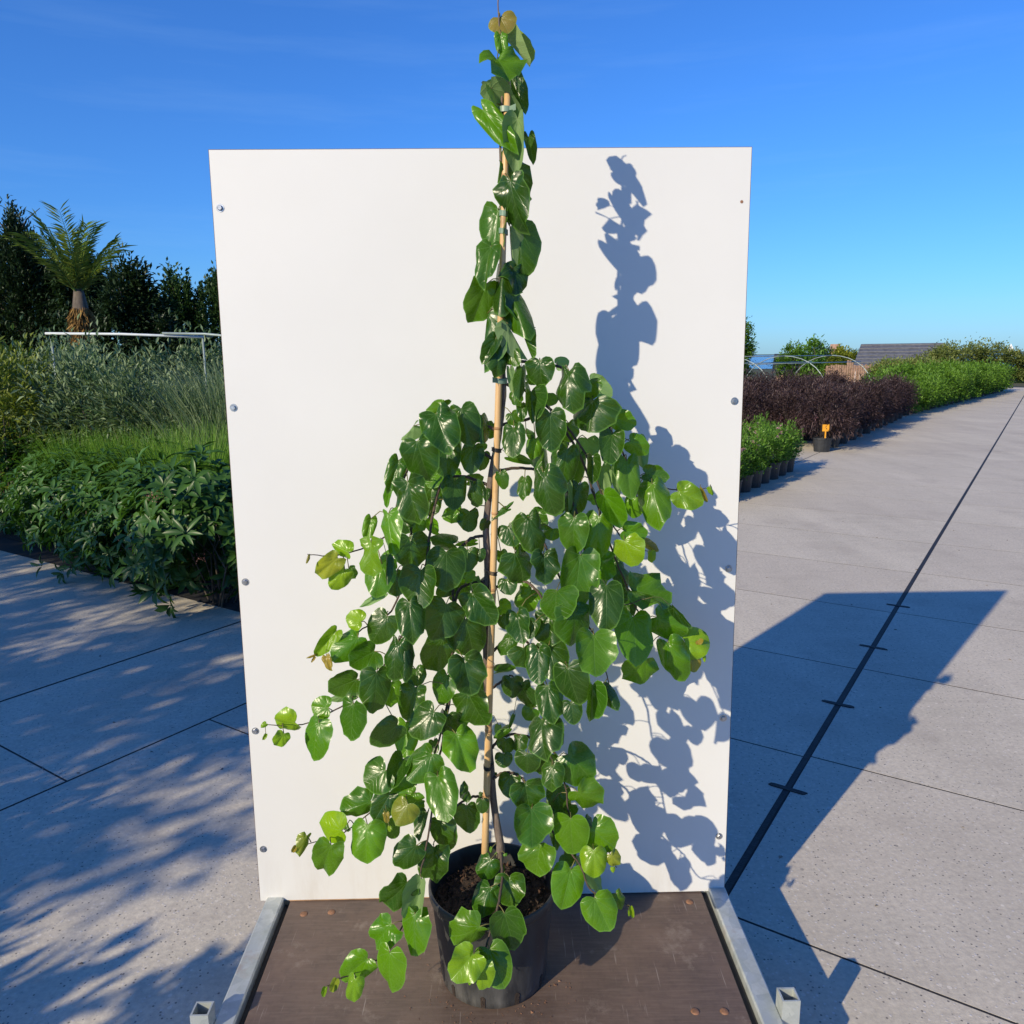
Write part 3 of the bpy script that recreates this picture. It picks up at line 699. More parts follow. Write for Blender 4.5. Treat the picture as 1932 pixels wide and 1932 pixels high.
(8,(0.197,1.768,1.361),(0.189,1.738,1.265),0.071,-0.10,'g',(0.205,1.836,1.363)),
(9,(0.136,1.709,1.371),(0.132,1.692,1.291),0.069,0.10,'m',(0.143,1.766,1.372)),
(10,(0.048,1.799,1.363),(0.077,1.782,1.332),0.052,0.02,'m',(0.046,1.747,1.349)),
(10,(0.036,1.728,1.372),(0.061,1.690,1.298),0.068,-0.39,'d',(0.038,1.750,1.348)),
(10,(-0.010,1.762,1.343),(0.007,1.743,1.301),0.058,-0.06,'d',(-0.006,1.769,1.339)),
(7,(0.254,1.756,1.308),(0.275,1.736,1.253),0.083,0.55,'l',(0.260,1.815,1.305)),
(7,(0.257,1.783,1.326),(0.313,1.784,1.316),0.049,-0.02,'g',(0.246,1.813,1.319)),
(7,(0.307,1.806,1.294),(0.338,1.791,1.273),0.023,0.11,'r',(0.298,1.818,1.278)),
(7,(0.320,1.786,1.275),(0.319,1.780,1.249),0.022,0.47,'l',(0.320,1.819,1.267)),
(10,(0.006,1.749,1.283),(0.036,1.733,1.223),0.084,-0.56,'d',(0.001,1.766,1.340)),
(10,(0.069,1.711,1.290),(0.074,1.682,1.229),0.067,-0.48,'d',(0.071,1.735,1.301)),
(9,(0.151,1.713,1.286),(0.134,1.691,1.160),0.089,-0.28,'m',(0.164,1.761,1.292)),
(8,(0.204,1.816,1.256),(0.211,1.786,1.200),0.083,0.49,'g',(0.234,1.846,1.276)),
(10,(-0.027,1.824,1.269),(-0.020,1.819,1.239),0.031,-0.20,'m',(-0.039,1.785,1.321)),
(10,(0.020,1.808,1.288),(0.013,1.802,1.273),0.040,0.08,'m',(0.016,1.759,1.343)),
(8,(0.256,1.899,1.228),(0.290,1.861,1.169),0.055,-0.70,'d',(0.242,1.848,1.255)),
(-1,(-0.010,1.758,1.383),(-0.048,1.747,1.366),0.021,0.78,'m',(-0.053,1.770,1.401)),
(-1,(-0.013,1.756,1.384),(0.005,1.763,1.400),0.008,0.27,'m',(-0.053,1.770,1.401)),
(10,(0.094,1.806,1.326),(0.087,1.795,1.302),0.040,-0.03,'m',(0.052,1.744,1.337)),
(2,(-0.199,1.663,1.269),(-0.203,1.644,1.187),0.088,0.20,'d',(-0.195,1.716,1.265)),
(1,(-0.257,1.702,1.251),(-0.263,1.682,1.201),0.052,0.57,'d',(-0.244,1.730,1.250)),
(1,(-0.291,1.716,1.200),(-0.344,1.725,1.169),0.019,-0.06,'u',(-0.257,1.725,1.205)),
(1,(-0.335,1.678,1.149),(-0.369,1.684,1.161),0.048,0.18,'l',(-0.327,1.708,1.129)),
(1,(-0.279,1.686,1.158),(-0.316,1.667,1.102),0.069,0.04,'d',(-0.282,1.718,1.159)),
(2,(-0.223,1.640,1.204),(-0.212,1.593,1.132),0.066,-0.24,'d',(-0.211,1.704,1.185)),
(3,(-0.148,1.694,1.182),(-0.164,1.651,1.116),0.099,-0.55,'d',(-0.136,1.745,1.185)),
(4,(-0.091,1.707,1.203),(-0.040,1.683,1.136),0.076,0.12,'d',(-0.096,1.777,1.203)),
(3,(-0.133,1.796,1.198),(-0.180,1.789,1.176),0.045,0.27,'d',(-0.136,1.751,1.226)),
(4,(-0.109,1.820,1.184),(-0.147,1.811,1.152),0.044,-0.69,'m',(-0.103,1.774,1.202)),
(4,(-0.113,1.832,1.187),(-0.090,1.854,1.216),0.035,0.51,'g',(-0.107,1.772,1.202)),
(4,(-0.084,1.769,1.224),(-0.092,1.783,1.189),0.024,-0.26,'u',(-0.079,1.784,1.205)),
(-1,(-0.060,1.780,1.217),(-0.074,1.770,1.196),0.034,0.31,'d',(-0.057,1.775,1.234)),
(17,(-0.109,1.712,1.138),(-0.082,1.694,1.056),0.099,-0.44,'d',(-0.108,1.780,1.121)),
(1,(-0.393,1.684,1.126),(-0.443,1.678,1.068),0.036,-0.25,'l',(-0.376,1.698,1.099)),
(1,(-0.344,1.677,1.113),(-0.399,1.644,1.073),0.060,0.01,'g',(-0.349,1.704,1.115)),
(2,(-0.308,1.671,1.082),(-0.362,1.657,1.056),0.077,-0.45,'m',(-0.278,1.677,1.067)),
(1,(-0.408,1.643,1.082),(-0.398,1.629,1.054),0.022,0.09,'r',(-0.418,1.688,1.080)),
(1,(-0.443,1.675,1.074),(-0.462,1.676,1.066),0.006,0.35,'r',(-0.439,1.683,1.072)),
(1,(-0.439,1.664,1.072),(-0.446,1.658,1.062),0.006,-0.14,'r',(-0.439,1.683,1.072)),
(2,(-0.249,1.636,1.118),(-0.266,1.599,1.044),0.062,0.12,'d',(-0.250,1.686,1.109)),
(2,(-0.236,1.634,1.112),(-0.231,1.599,1.038),0.034,-0.14,'d',(-0.250,1.686,1.109)),
(3,(-0.160,1.719,1.092),(-0.194,1.705,1.012),0.076,-0.35,'d',(-0.140,1.733,1.101)),
(4,(-0.110,1.659,1.069),(-0.090,1.631,0.992),0.084,-0.46,'d',(-0.139,1.723,1.061)),
(2,(-0.343,1.635,1.031),(-0.405,1.630,1.007),0.075,-0.44,'m',(-0.318,1.665,1.011)),
(2,(-0.387,1.692,0.969),(-0.420,1.694,0.958),0.020,0.30,'u',(-0.362,1.650,0.979)),
(2,(-0.296,1.623,1.052),(-0.298,1.592,0.969),0.072,-0.54,'d',(-0.298,1.671,1.039)),
(2,(-0.227,1.731,1.015),(-0.219,1.706,0.983),0.049,-0.08,'d',(-0.269,1.680,1.082)),
(3,(-0.154,1.715,1.006),(-0.178,1.692,0.948),0.067,0.40,'m',(-0.145,1.721,1.019)),
(2,(-0.280,1.709,0.992),(-0.286,1.689,0.939),0.049,0.08,'g',(-0.298,1.671,1.039)),
(3,(-0.224,1.698,0.984),(-0.252,1.670,0.917),0.065,0.18,'d',(-0.150,1.715,0.981)),
(4,(-0.104,1.695,0.969),(-0.066,1.682,0.893),0.094,0.38,'d',(-0.144,1.708,0.979)),
(-1,(-0.079,1.839,0.958),(-0.065,1.817,0.919),0.039,-0.65,'m',(-0.064,1.775,0.999)),
(2,(-0.407,1.630,0.968),(-0.447,1.634,0.971),0.051,0.18,'g',(-0.401,1.638,0.958)),
(2,(-0.432,1.673,0.939),(-0.447,1.675,0.914),0.030,-0.29,'u',(-0.412,1.635,0.954)),
(2,(-0.342,1.584,0.998),(-0.349,1.571,0.919),0.072,0.40,'m',(-0.357,1.651,0.981)),
(2,(-0.417,1.582,0.956),(-0.434,1.549,0.886),0.068,0.31,'g',(-0.430,1.630,0.947)),
(2,(-0.474,1.603,0.948),(-0.523,1.604,0.938),0.065,-0.55,'l',(-0.481,1.617,0.936)),
(2,(-0.482,1.544,0.951),(-0.496,1.534,0.924),0.035,-0.55,'l',(-0.503,1.611,0.939)),
(2,(-0.527,1.573,0.960),(-0.538,1.570,0.952),0.012,-0.21,'l',(-0.536,1.602,0.944)),
(2,(-0.528,1.569,0.938),(-0.534,1.565,0.926),0.008,-0.45,'l',(-0.536,1.602,0.944)),
(2,(-0.259,1.640,0.920),(-0.319,1.633,0.874),0.063,-0.32,'d',(-0.323,1.663,1.003)),
(3,(-0.178,1.652,0.946),(-0.232,1.631,0.899),0.080,0.32,'d',(-0.156,1.707,0.936)),
(3,(-0.254,1.737,0.880),(-0.252,1.702,0.805),0.060,-0.04,'g',(-0.166,1.700,0.891)),
(4,(-0.149,1.677,0.928),(-0.156,1.665,0.871),0.058,0.14,'d',(-0.151,1.698,0.932)),
(4,(-0.130,1.646,0.896),(-0.094,1.615,0.818),0.078,-0.46,'g',(-0.158,1.689,0.893)),
(4,(-0.128,1.758,0.893),(-0.117,1.743,0.864),0.037,0.00,'g',(-0.150,1.699,0.938)),
(3,(-0.184,1.632,0.855),(-0.238,1.603,0.809),0.079,0.30,'m',(-0.182,1.692,0.838)),
(3,(-0.190,1.739,0.832),(-0.183,1.722,0.808),0.027,0.10,'d',(-0.173,1.696,0.868)),
(3,(-0.289,1.639,0.813),(-0.337,1.632,0.776),0.085,0.37,'m',(-0.261,1.666,0.735)),
(3,(-0.252,1.660,0.828),(-0.276,1.613,0.781),0.048,-0.04,'d',(-0.203,1.683,0.795)),
(4,(-0.169,1.604,0.816),(-0.144,1.540,0.745),0.076,0.03,'g',(-0.176,1.664,0.794)),
(3,(-0.225,1.639,0.756),(-0.289,1.627,0.713),0.067,-0.28,'g',(-0.234,1.673,0.753)),
(3,(-0.229,1.719,0.687),(-0.227,1.709,0.670),0.034,0.16,'m',(-0.238,1.672,0.748)),
(5,(-0.112,1.747,0.696),(-0.133,1.742,0.692),0.055,0.80,'d',(-0.107,1.769,0.667)),
(5,(-0.081,1.753,0.689),(-0.084,1.747,0.681),0.010,-0.10,'d',(-0.081,1.779,0.661)),
(4,(-0.153,1.707,0.727),(-0.160,1.701,0.716),0.017,-0.00,'d',(-0.179,1.661,0.775)),
(11,(-0.015,1.757,1.220),(-0.005,1.738,1.189),0.046,-0.05,'d',(-0.009,1.774,1.205)),
(9,(0.206,1.685,1.224),(0.201,1.632,1.137),0.078,-0.06,'d',(0.197,1.754,1.207)),
(8,(0.283,1.814,1.175),(0.382,1.815,1.151),0.108,-0.81,'g',(0.277,1.858,1.172)),
(10,(0.096,1.669,1.219),(0.084,1.631,1.171),0.115,0.77,'m',(0.110,1.717,1.224)),
(11,(0.044,1.811,1.178),(0.017,1.802,1.125),0.062,0.21,'g',(0.039,1.753,1.210)),
(11,(-0.032,1.832,1.133),(-0.004,1.829,1.123),0.044,-0.01,'g',(-0.040,1.785,1.194)),
(11,(0.009,1.720,1.150),(0.021,1.682,1.092),0.058,0.16,'d',(0.054,1.746,1.190)),
(11,(0.050,1.699,1.138),(0.034,1.692,1.100),0.033,0.29,'d',(0.080,1.732,1.143)),
(11,(0.084,1.726,1.144),(0.076,1.699,1.076),0.079,0.36,'d',(0.079,1.734,1.155)),
(10,(0.134,1.654,1.183),(0.137,1.631,1.103),0.098,-0.67,'m',(0.132,1.706,1.177)),
(8,(0.267,1.920,1.126),(0.298,1.885,1.089),0.068,0.13,'d',(0.277,1.858,1.172)),
(-1,(-0.028,1.768,1.128),(-0.022,1.752,1.102),0.028,0.29,'d',(-0.063,1.775,1.146)),
(12,(-0.007,1.757,1.080),(-0.037,1.750,1.041),0.044,0.46,'m',(-0.008,1.769,1.068)),
(12,(-0.001,1.805,1.072),(0.009,1.802,1.048),0.020,-0.07,'g',(-0.005,1.768,1.068)),
(12,(0.023,1.699,1.076),(0.029,1.685,1.034),0.068,-0.68,'d',(0.023,1.757,1.068)),
(10,(0.173,1.623,1.133),(0.172,1.582,1.054),0.095,-0.38,'g',(0.173,1.686,1.119)),
(8,(0.287,1.812,1.108),(0.289,1.745,1.013),0.102,-0.47,'g',(0.306,1.865,1.109)),
(8,(0.347,1.835,1.099),(0.417,1.811,1.059),0.082,0.06,'g',(0.327,1.870,1.080)),
(9,(0.377,1.791,1.136),(0.419,1.777,1.091),0.021,0.33,'d',(0.297,1.740,1.174)),
(8,(0.371,1.812,1.043),(0.405,1.778,0.953),0.072,0.12,'g',(0.385,1.881,1.030)),
(8,(0.422,1.853,1.030),(0.488,1.853,1.033),0.088,-0.38,'l',(0.423,1.887,1.012)),
(8,(0.338,1.924,0.959),(0.299,1.905,0.897),0.103,-0.56,'g',(0.366,1.878,1.039)),
(8,(0.439,1.851,0.997),(0.441,1.832,0.958),0.047,-0.06,'r',(0.450,1.893,0.998)),
(8,(0.454,1.851,1.034),(0.461,1.849,1.024),0.021,0.17,'r',(0.450,1.893,0.998)),
(8,(0.468,1.851,0.996),(0.469,1.844,0.979),0.009,0.23,'l',(0.478,1.899,0.984)),
(11,(0.080,1.700,1.081),(0.096,1.651,1.019),0.080,-0.12,'d',(0.084,1.718,1.087)),
(12,(0.056,1.693,1.075),(0.054,1.666,1.001),0.061,0.09,'d',(0.035,1.752,1.062)),
(11,(0.117,1.632,1.055),(0.137,1.612,0.970),0.084,0.32,'d',(0.113,1.700,1.034)),
(12,(0.075,1.669,0.996),(0.085,1.617,0.935),0.064,-0.08,'d',(0.067,1.735,0.981)),
(16,(0.020,1.770,0.956),(0.040,1.760,0.892),0.060,0.52,'d',(0.004,1.782,0.958)),
(16,(-0.005,1.768,0.974),(-0.005,1.755,0.929),0.054,0.01,'d',(-0.004,1.784,0.974)),
(12,(-0.039,1.780,0.986),(0.007,1.788,0.990),0.024,0.23,'m',(-0.058,1.789,1.027)),
(11,(0.127,1.652,0.965),(0.133,1.635,0.919),0.047,-0.02,'d',(0.142,1.681,0.976)),
(11,(0.171,1.627,1.016),(0.169,1.622,0.933),0.047,-0.38,'m',(0.181,1.661,0.986)),
(10,(0.195,1.632,1.011),(0.224,1.597,0.973),0.034,-0.13,'d',(0.207,1.652,1.020)),
(12,(0.045,1.781,0.890),(0.028,1.771,0.866),0.044,-0.08,'m',(0.070,1.725,0.935)),
(12,(0.063,1.655,0.922),(0.057,1.597,0.861),0.092,0.42,'d',(0.072,1.718,0.906)),
(12,(0.097,1.684,0.902),(0.105,1.675,0.847),0.033,0.18,'m',(0.072,1.717,0.900)),
(13,(0.010,1.753,0.833),(0.009,1.733,0.799),0.040,0.39,'d',(0.010,1.768,0.830)),
(13,(-0.019,1.766,0.820),(-0.019,1.762,0.785),0.045,0.18,'d',(-0.018,1.776,0.822)),
(13,(-0.026,1.756,0.787),(-0.026,1.742,0.758),0.044,0.02,'d',(-0.040,1.783,0.805)),
(13,(0.124,1.702,0.813),(0.183,1.675,0.764),0.102,-0.36,'m',(0.104,1.745,0.782)),
(13,(0.071,1.724,0.800),(0.078,1.718,0.748),0.067,0.04,'d',(0.077,1.752,0.804)),
(13,(0.030,1.702,0.816),(0.027,1.692,0.767),0.063,0.12,'d',(0.041,1.761,0.822)),
(12,(0.086,1.677,0.799),(0.080,1.647,0.752),0.057,0.22,'m',(0.088,1.693,0.807)),
(13,(0.146,1.684,0.729),(0.198,1.672,0.687),0.085,0.27,'g',(0.122,1.734,0.708)),
(14,(0.024,1.703,0.741),(0.036,1.686,0.681),0.084,-0.37,'d',(0.021,1.745,0.725)),
(14,(-0.010,1.755,0.732),(-0.014,1.737,0.683),0.055,0.01,'d',(-0.015,1.763,0.735)),
(13,(0.106,1.785,0.679),(0.112,1.760,0.624),0.063,-0.04,'d',(0.117,1.737,0.729)),
(13,(-0.015,1.747,0.857),(-0.050,1.745,0.832),0.020,0.14,'g',(-0.011,1.774,0.824)),
(16,(-0.001,1.753,0.887),(-0.013,1.741,0.857),0.010,0.14,'m',(0.013,1.780,0.939)),
(-1,(-0.039,1.852,0.815),(-0.043,1.856,0.790),0.018,-0.04,'u',(-0.062,1.774,0.873)),
(-1,(-0.049,1.776,0.728),(-0.049,1.773,0.722),0.016,0.76,'d',(-0.057,1.772,0.747)),
(13,(0.138,1.775,0.638),(0.138,1.767,0.616),0.036,0.25,'m',(0.127,1.729,0.680)),
(3,(-0.238,1.606,0.749),(-0.264,1.589,0.707),0.063,0.09,'o',(-0.252,1.669,0.738)),
(3,(-0.286,1.609,0.726),(-0.286,1.604,0.701),0.016,0.06,'r',(-0.296,1.658,0.721)),
(3,(-0.277,1.587,0.707),(-0.277,1.583,0.696),0.012,0.50,'l',(-0.306,1.655,0.717)),
(3,(-0.327,1.646,0.733),(-0.394,1.627,0.713),0.065,-0.18,'m',(-0.311,1.654,0.715)),
(3,(-0.282,1.640,0.753),(-0.316,1.617,0.700),0.059,-0.23,'d',(-0.276,1.663,0.729)),
(3,(-0.387,1.608,0.685),(-0.446,1.618,0.690),0.078,-0.10,'l',(-0.385,1.639,0.664)),
(3,(-0.329,1.606,0.699),(-0.335,1.567,0.625),0.084,0.02,'g',(-0.342,1.648,0.694)),
(3,(-0.406,1.579,0.668),(-0.437,1.578,0.585),0.071,-0.15,'g',(-0.420,1.633,0.652)),
(3,(-0.466,1.607,0.673),(-0.479,1.589,0.632),0.032,-0.77,'o',(-0.463,1.626,0.645)),
(3,(-0.490,1.599,0.654),(-0.498,1.596,0.639),0.011,-0.25,'r',(-0.492,1.621,0.640)),
(3,(-0.302,1.719,0.637),(-0.288,1.708,0.595),0.052,0.23,'m',(-0.301,1.656,0.719)),
(4,(-0.225,1.628,0.632),(-0.271,1.603,0.594),0.068,-0.13,'d',(-0.202,1.638,0.638)),
(4,(-0.205,1.687,0.677),(-0.219,1.649,0.628),0.033,-0.63,'d',(-0.188,1.650,0.711)),
(5,(-0.178,1.718,0.636),(-0.164,1.688,0.573),0.071,0.23,'d',(-0.167,1.736,0.629)),
(5,(-0.191,1.675,0.595),(-0.195,1.654,0.513),0.080,0.02,'d',(-0.194,1.722,0.580)),
(4,(-0.244,1.594,0.564),(-0.300,1.584,0.493),0.076,-0.41,'d',(-0.220,1.625,0.555)),
(3,(-0.395,1.700,0.643),(-0.406,1.700,0.635),0.034,0.12,'m',(-0.367,1.643,0.677)),
(4,(-0.211,1.594,0.571),(-0.232,1.626,0.440),0.053,0.14,'u',(-0.218,1.626,0.564)),
(4,(-0.284,1.598,0.454),(-0.328,1.591,0.400),0.075,0.31,'g',(-0.258,1.607,0.455)),
(4,(-0.227,1.585,0.490),(-0.229,1.546,0.408),0.071,0.24,'g',(-0.245,1.613,0.488)),
(4,(-0.337,1.573,0.386),(-0.398,1.570,0.333),0.070,-0.21,'g',(-0.322,1.586,0.371)),
(4,(-0.281,1.544,0.426),(-0.287,1.522,0.331),0.077,0.34,'g',(-0.292,1.595,0.403)),
(4,(-0.357,1.530,0.372),(-0.369,1.514,0.319),0.041,0.11,'l',(-0.368,1.573,0.349)),
(4,(-0.401,1.541,0.362),(-0.414,1.537,0.330),0.019,-0.11,'o',(-0.399,1.564,0.343)),
(4,(-0.421,1.521,0.359),(-0.426,1.514,0.340),0.012,-0.00,'l',(-0.420,1.552,0.334)),
(5,(-0.117,1.757,0.651),(-0.109,1.747,0.585),0.065,-0.01,'d',(-0.116,1.764,0.664)),
(5,(-0.077,1.730,0.683),(-0.077,1.723,0.650),0.032,-0.12,'d',(-0.078,1.780,0.661)),
(15,(-0.082,1.592,0.451),(-0.151,1.582,0.410),0.085,-0.24,'g',(-0.053,1.605,0.446)),
(15,(-0.094,1.526,0.436),(-0.140,1.491,0.399),0.078,-0.01,'l',(-0.072,1.577,0.401)),
(15,(-0.113,1.519,0.412),(-0.115,1.507,0.385),0.030,0.00,'r',(-0.080,1.565,0.376)),
(15,(-0.060,1.726,0.527),(-0.086,1.708,0.483),0.057,0.15,'m',(-0.037,1.760,0.523)),
(15,(-0.061,1.682,0.484),(-0.091,1.641,0.436),0.066,0.14,'m',(-0.034,1.688,0.491)),
(15,(-0.015,1.707,0.494),(-0.011,1.674,0.434),0.076,-0.13,'m',(-0.033,1.717,0.503)),
(15,(-0.026,1.612,0.468),(-0.004,1.605,0.379),0.081,-0.17,'m',(-0.041,1.639,0.471)),
(15,(-0.061,1.568,0.412),(-0.027,1.528,0.342),0.079,-0.24,'g',(-0.066,1.586,0.415)),
(15,(-0.073,1.522,0.411),(-0.076,1.507,0.354),0.052,0.10,'l',(-0.077,1.570,0.386)),
(15,(-0.100,1.512,0.382),(-0.105,1.509,0.370),0.008,0.22,'l',(-0.083,1.559,0.361)),
(15,(-0.041,1.805,0.454),(-0.038,1.795,0.428),0.025,0.09,'m',(-0.035,1.744,0.515)),
(15,(-0.025,1.725,0.543),(-0.023,1.722,0.539),0.011,-0.31,'g',(-0.037,1.760,0.523)),
(15,(-0.048,1.749,0.529),(-0.044,1.747,0.524),0.009,0.08,'g',(-0.037,1.760,0.523)),
(-1,(-0.057,1.746,0.546),(-0.059,1.740,0.534),0.009,-0.41,'g',(-0.039,1.760,0.554)),
(14,(0.039,1.677,0.692),(0.038,1.646,0.611),0.095,-0.40,'m',(0.046,1.729,0.680)),
(13,(0.129,1.673,0.667),(0.133,1.670,0.571),0.086,0.20,'g',(0.132,1.724,0.651)),
(13,(0.180,1.685,0.636),(0.231,1.662,0.592),0.088,-0.01,'g',(0.157,1.718,0.610)),
(14,(0.059,1.686,0.595),(0.045,1.667,0.523),0.090,0.32,'g',(0.085,1.710,0.618)),
(13,(0.092,1.776,0.647),(0.099,1.719,0.553),0.042,0.01,'d',(0.123,1.732,0.699)),
(13,(0.180,1.647,0.603),(0.180,1.617,0.549),0.064,-0.08,'l',(0.184,1.712,0.572)),
(13,(0.220,1.649,0.590),(0.239,1.639,0.565),0.037,-0.19,'o',(0.211,1.706,0.547)),
(13,(0.224,1.633,0.568),(0.224,1.630,0.556),0.012,-0.21,'l',(0.231,1.702,0.530)),
(14,(0.120,1.751,0.523),(0.144,1.743,0.501),0.053,-0.56,'m',(0.119,1.695,0.577)),
(14,(0.130,1.677,0.533),(0.107,1.630,0.461),0.082,-0.24,'g',(0.142,1.685,0.554)),
(14,(0.165,1.746,0.511),(0.212,1.780,0.395),0.045,-0.37,'u',(0.142,1.685,0.554)),
(14,(0.178,1.594,0.519),(0.211,1.569,0.453),0.080,-0.21,'g',(0.186,1.658,0.487)),
(14,(0.229,1.614,0.514),(0.251,1.606,0.479),0.036,-0.47,'g',(0.227,1.644,0.485)),
(14,(0.262,1.605,0.487),(0.267,1.601,0.461),0.010,-0.11,'l',(0.256,1.629,0.473)),
(14,(0.258,1.601,0.479),(0.257,1.598,0.467),0.007,0.13,'l',(0.258,1.627,0.471)),
(13,(0.172,1.769,0.608),(0.189,1.761,0.589),0.037,-0.72,'d',(0.141,1.721,0.631)),
(13,(0.128,1.789,0.624),(0.139,1.785,0.595),0.047,-0.23,'m',(0.127,1.729,0.680)),
]
LEADER = [
((-0.055,1.745,0.435),0.0125),
((-0.046,1.750,0.481),0.0115),
((-0.036,1.755,0.532),0.0108),
((-0.042,1.765,0.577),0.0092),
((-0.052,1.770,0.655),0.0088),
((-0.057,1.772,0.742),0.0086),
((-0.061,1.774,0.808),0.0085),
((-0.064,1.775,1.030),0.0084),
((-0.063,1.775,1.192),0.0082),
((-0.057,1.775,1.234),0.0080),
((-0.060,1.772,1.329),0.0080),
((-0.056,1.770,1.375),0.0078),
((-0.045,1.770,1.467),0.0074),
((-0.029,1.770,1.541),0.0070),
((-0.019,1.772,1.611),0.0062),
((-0.015,1.772,1.649),0.0056),
((-0.018,1.773,1.717),0.0050),
((-0.021,1.775,1.769),0.0044),
((-0.023,1.772,1.827),0.0040),
((-0.016,1.772,1.924),0.0036),
((-0.012,1.774,2.010),0.0033),
((-0.014,1.774,2.092),0.0030),
((-0.017,1.774,2.147),0.0028),
((-0.012,1.774,2.254),0.0024),
((-0.014,1.774,2.324),0.0020),
((-0.017,1.774,2.393),0.0016),
((-0.018,1.774,2.427),0.0013),
((-0.011,1.769,2.437),0.0010),
]
SHOOTS = [
[(-0.022,1.770,1.554),(-0.077,1.766,1.578),(-0.143,1.741,1.586),(-0.207,1.717,1.522),(-0.243,1.693,1.431),(-0.270,1.669,1.346),(-0.360,1.644,1.311),(-0.430,1.620,1.318)],
[(-0.039,1.770,1.492),(-0.113,1.776,1.538),(-0.176,1.762,1.494),(-0.217,1.749,1.410),(-0.231,1.735,1.296),(-0.268,1.721,1.169),(-0.331,1.708,1.126),(-0.393,1.694,1.089),(-0.452,1.680,1.068)],
[(-0.048,1.770,1.434),(-0.114,1.769,1.458),(-0.159,1.748,1.438),(-0.183,1.727,1.338),(-0.208,1.706,1.191),(-0.254,1.684,1.103),(-0.323,1.663,1.003),(-0.383,1.642,0.965),(-0.464,1.621,0.934),(-0.541,1.600,0.945)],
[(-0.059,1.770,1.321),(-0.100,1.773,1.309),(-0.135,1.756,1.259),(-0.137,1.739,1.143),(-0.144,1.722,1.026),(-0.157,1.705,0.921),(-0.188,1.688,0.816),(-0.242,1.671,0.742),(-0.311,1.654,0.715),(-0.398,1.637,0.656),(-0.499,1.620,0.639)],
[(-0.064,1.770,1.212),(-0.114,1.769,1.201),(-0.131,1.748,1.177),(-0.137,1.728,1.086),(-0.145,1.707,0.970),(-0.160,1.686,0.880),(-0.175,1.665,0.803),(-0.194,1.644,0.675),(-0.222,1.623,0.546),(-0.267,1.603,0.430),(-0.337,1.582,0.355),(-0.409,1.561,0.341),(-0.433,1.540,0.326)],
[(-0.066,1.765,0.670),(-0.107,1.769,0.667),(-0.140,1.752,0.656),(-0.167,1.736,0.629),(-0.198,1.720,0.572)],
[(-0.005,1.770,1.716),(0.049,1.805,1.705),(0.119,1.820,1.692),(0.178,1.835,1.634),(0.240,1.850,1.538),(0.286,1.865,1.452),(0.344,1.880,1.418),(0.403,1.895,1.399),(0.487,1.910,1.402)],
[(-0.013,1.770,1.661),(0.037,1.794,1.643),(0.089,1.797,1.602),(0.135,1.801,1.550),(0.177,1.805,1.485),(0.207,1.809,1.407),(0.238,1.812,1.327),(0.276,1.816,1.289),(0.328,1.820,1.263)],
[(-0.024,1.770,1.571),(0.031,1.801,1.580),(0.089,1.812,1.590),(0.155,1.823,1.501),(0.198,1.834,1.384),(0.231,1.845,1.283),(0.271,1.856,1.184),(0.312,1.867,1.096),(0.366,1.878,1.039),(0.433,1.889,1.007),(0.481,1.900,0.982)],
[(-0.034,1.770,1.468),(0.013,1.784,1.473),(0.064,1.778,1.466),(0.116,1.771,1.432),(0.151,1.765,1.356),(0.174,1.759,1.244),(0.203,1.752,1.196),(0.244,1.746,1.161),(0.301,1.740,1.175)],
[(-0.047,1.770,1.321),(-0.006,1.769,1.339),(0.046,1.747,1.349),(0.091,1.726,1.265),(0.135,1.704,1.170),(0.180,1.683,1.111),(0.201,1.661,1.047),(0.216,1.640,0.984)],
[(-0.055,1.770,1.194),(-0.002,1.771,1.208),(0.039,1.753,1.210),(0.079,1.734,1.155),(0.084,1.716,1.076),(0.118,1.697,1.027),(0.146,1.679,0.967),(0.184,1.660,0.987)],
[(-0.060,1.770,1.031),(-0.015,1.772,1.068),(0.033,1.753,1.068),(0.067,1.735,0.981),(0.072,1.717,0.900),(0.083,1.698,0.814),(0.100,1.680,0.791)],
[(-0.058,1.770,0.790),(-0.030,1.779,0.819),(0.013,1.768,0.831),(0.062,1.756,0.816),(0.104,1.745,0.782),(0.122,1.734,0.708),(0.133,1.722,0.641),(0.188,1.711,0.567),(0.242,1.700,0.520)],
[(-0.051,1.765,0.719),(-0.019,1.764,0.736),(0.024,1.744,0.724),(0.054,1.723,0.662),(0.102,1.703,0.594),(0.149,1.682,0.547),(0.178,1.661,0.487),(0.235,1.641,0.485),(0.271,1.620,0.464)],
[(-0.036,1.740,0.536),(-0.032,1.705,0.499),(-0.039,1.645,0.475),(-0.053,1.605,0.446),(-0.073,1.575,0.398),(-0.084,1.560,0.364),(-0.080,1.555,0.342)],
[(-0.062,1.772,0.941),(-0.028,1.788,0.959),(-0.004,1.784,0.974),(0.014,1.780,0.936)],
[(-0.062,1.772,1.100),(-0.092,1.785,1.128),(-0.116,1.777,1.118),(-0.123,1.770,1.070)],
]
CANE = ((-0.075,1.748,0.521),(0.001,1.770,2.297))
TIES = [((-0.033,1.775,1.516),'k'),((-0.046,1.772,1.235),'k'),((-0.066,1.772,0.751),'k'),((-0.028,1.785,1.669),'g'),((-0.009,1.785,1.979),'g'),((-0.020,1.785,1.785),'g'),((0.003,1.785,2.219),'g'),((-0.012,1.785,2.022),'g')]
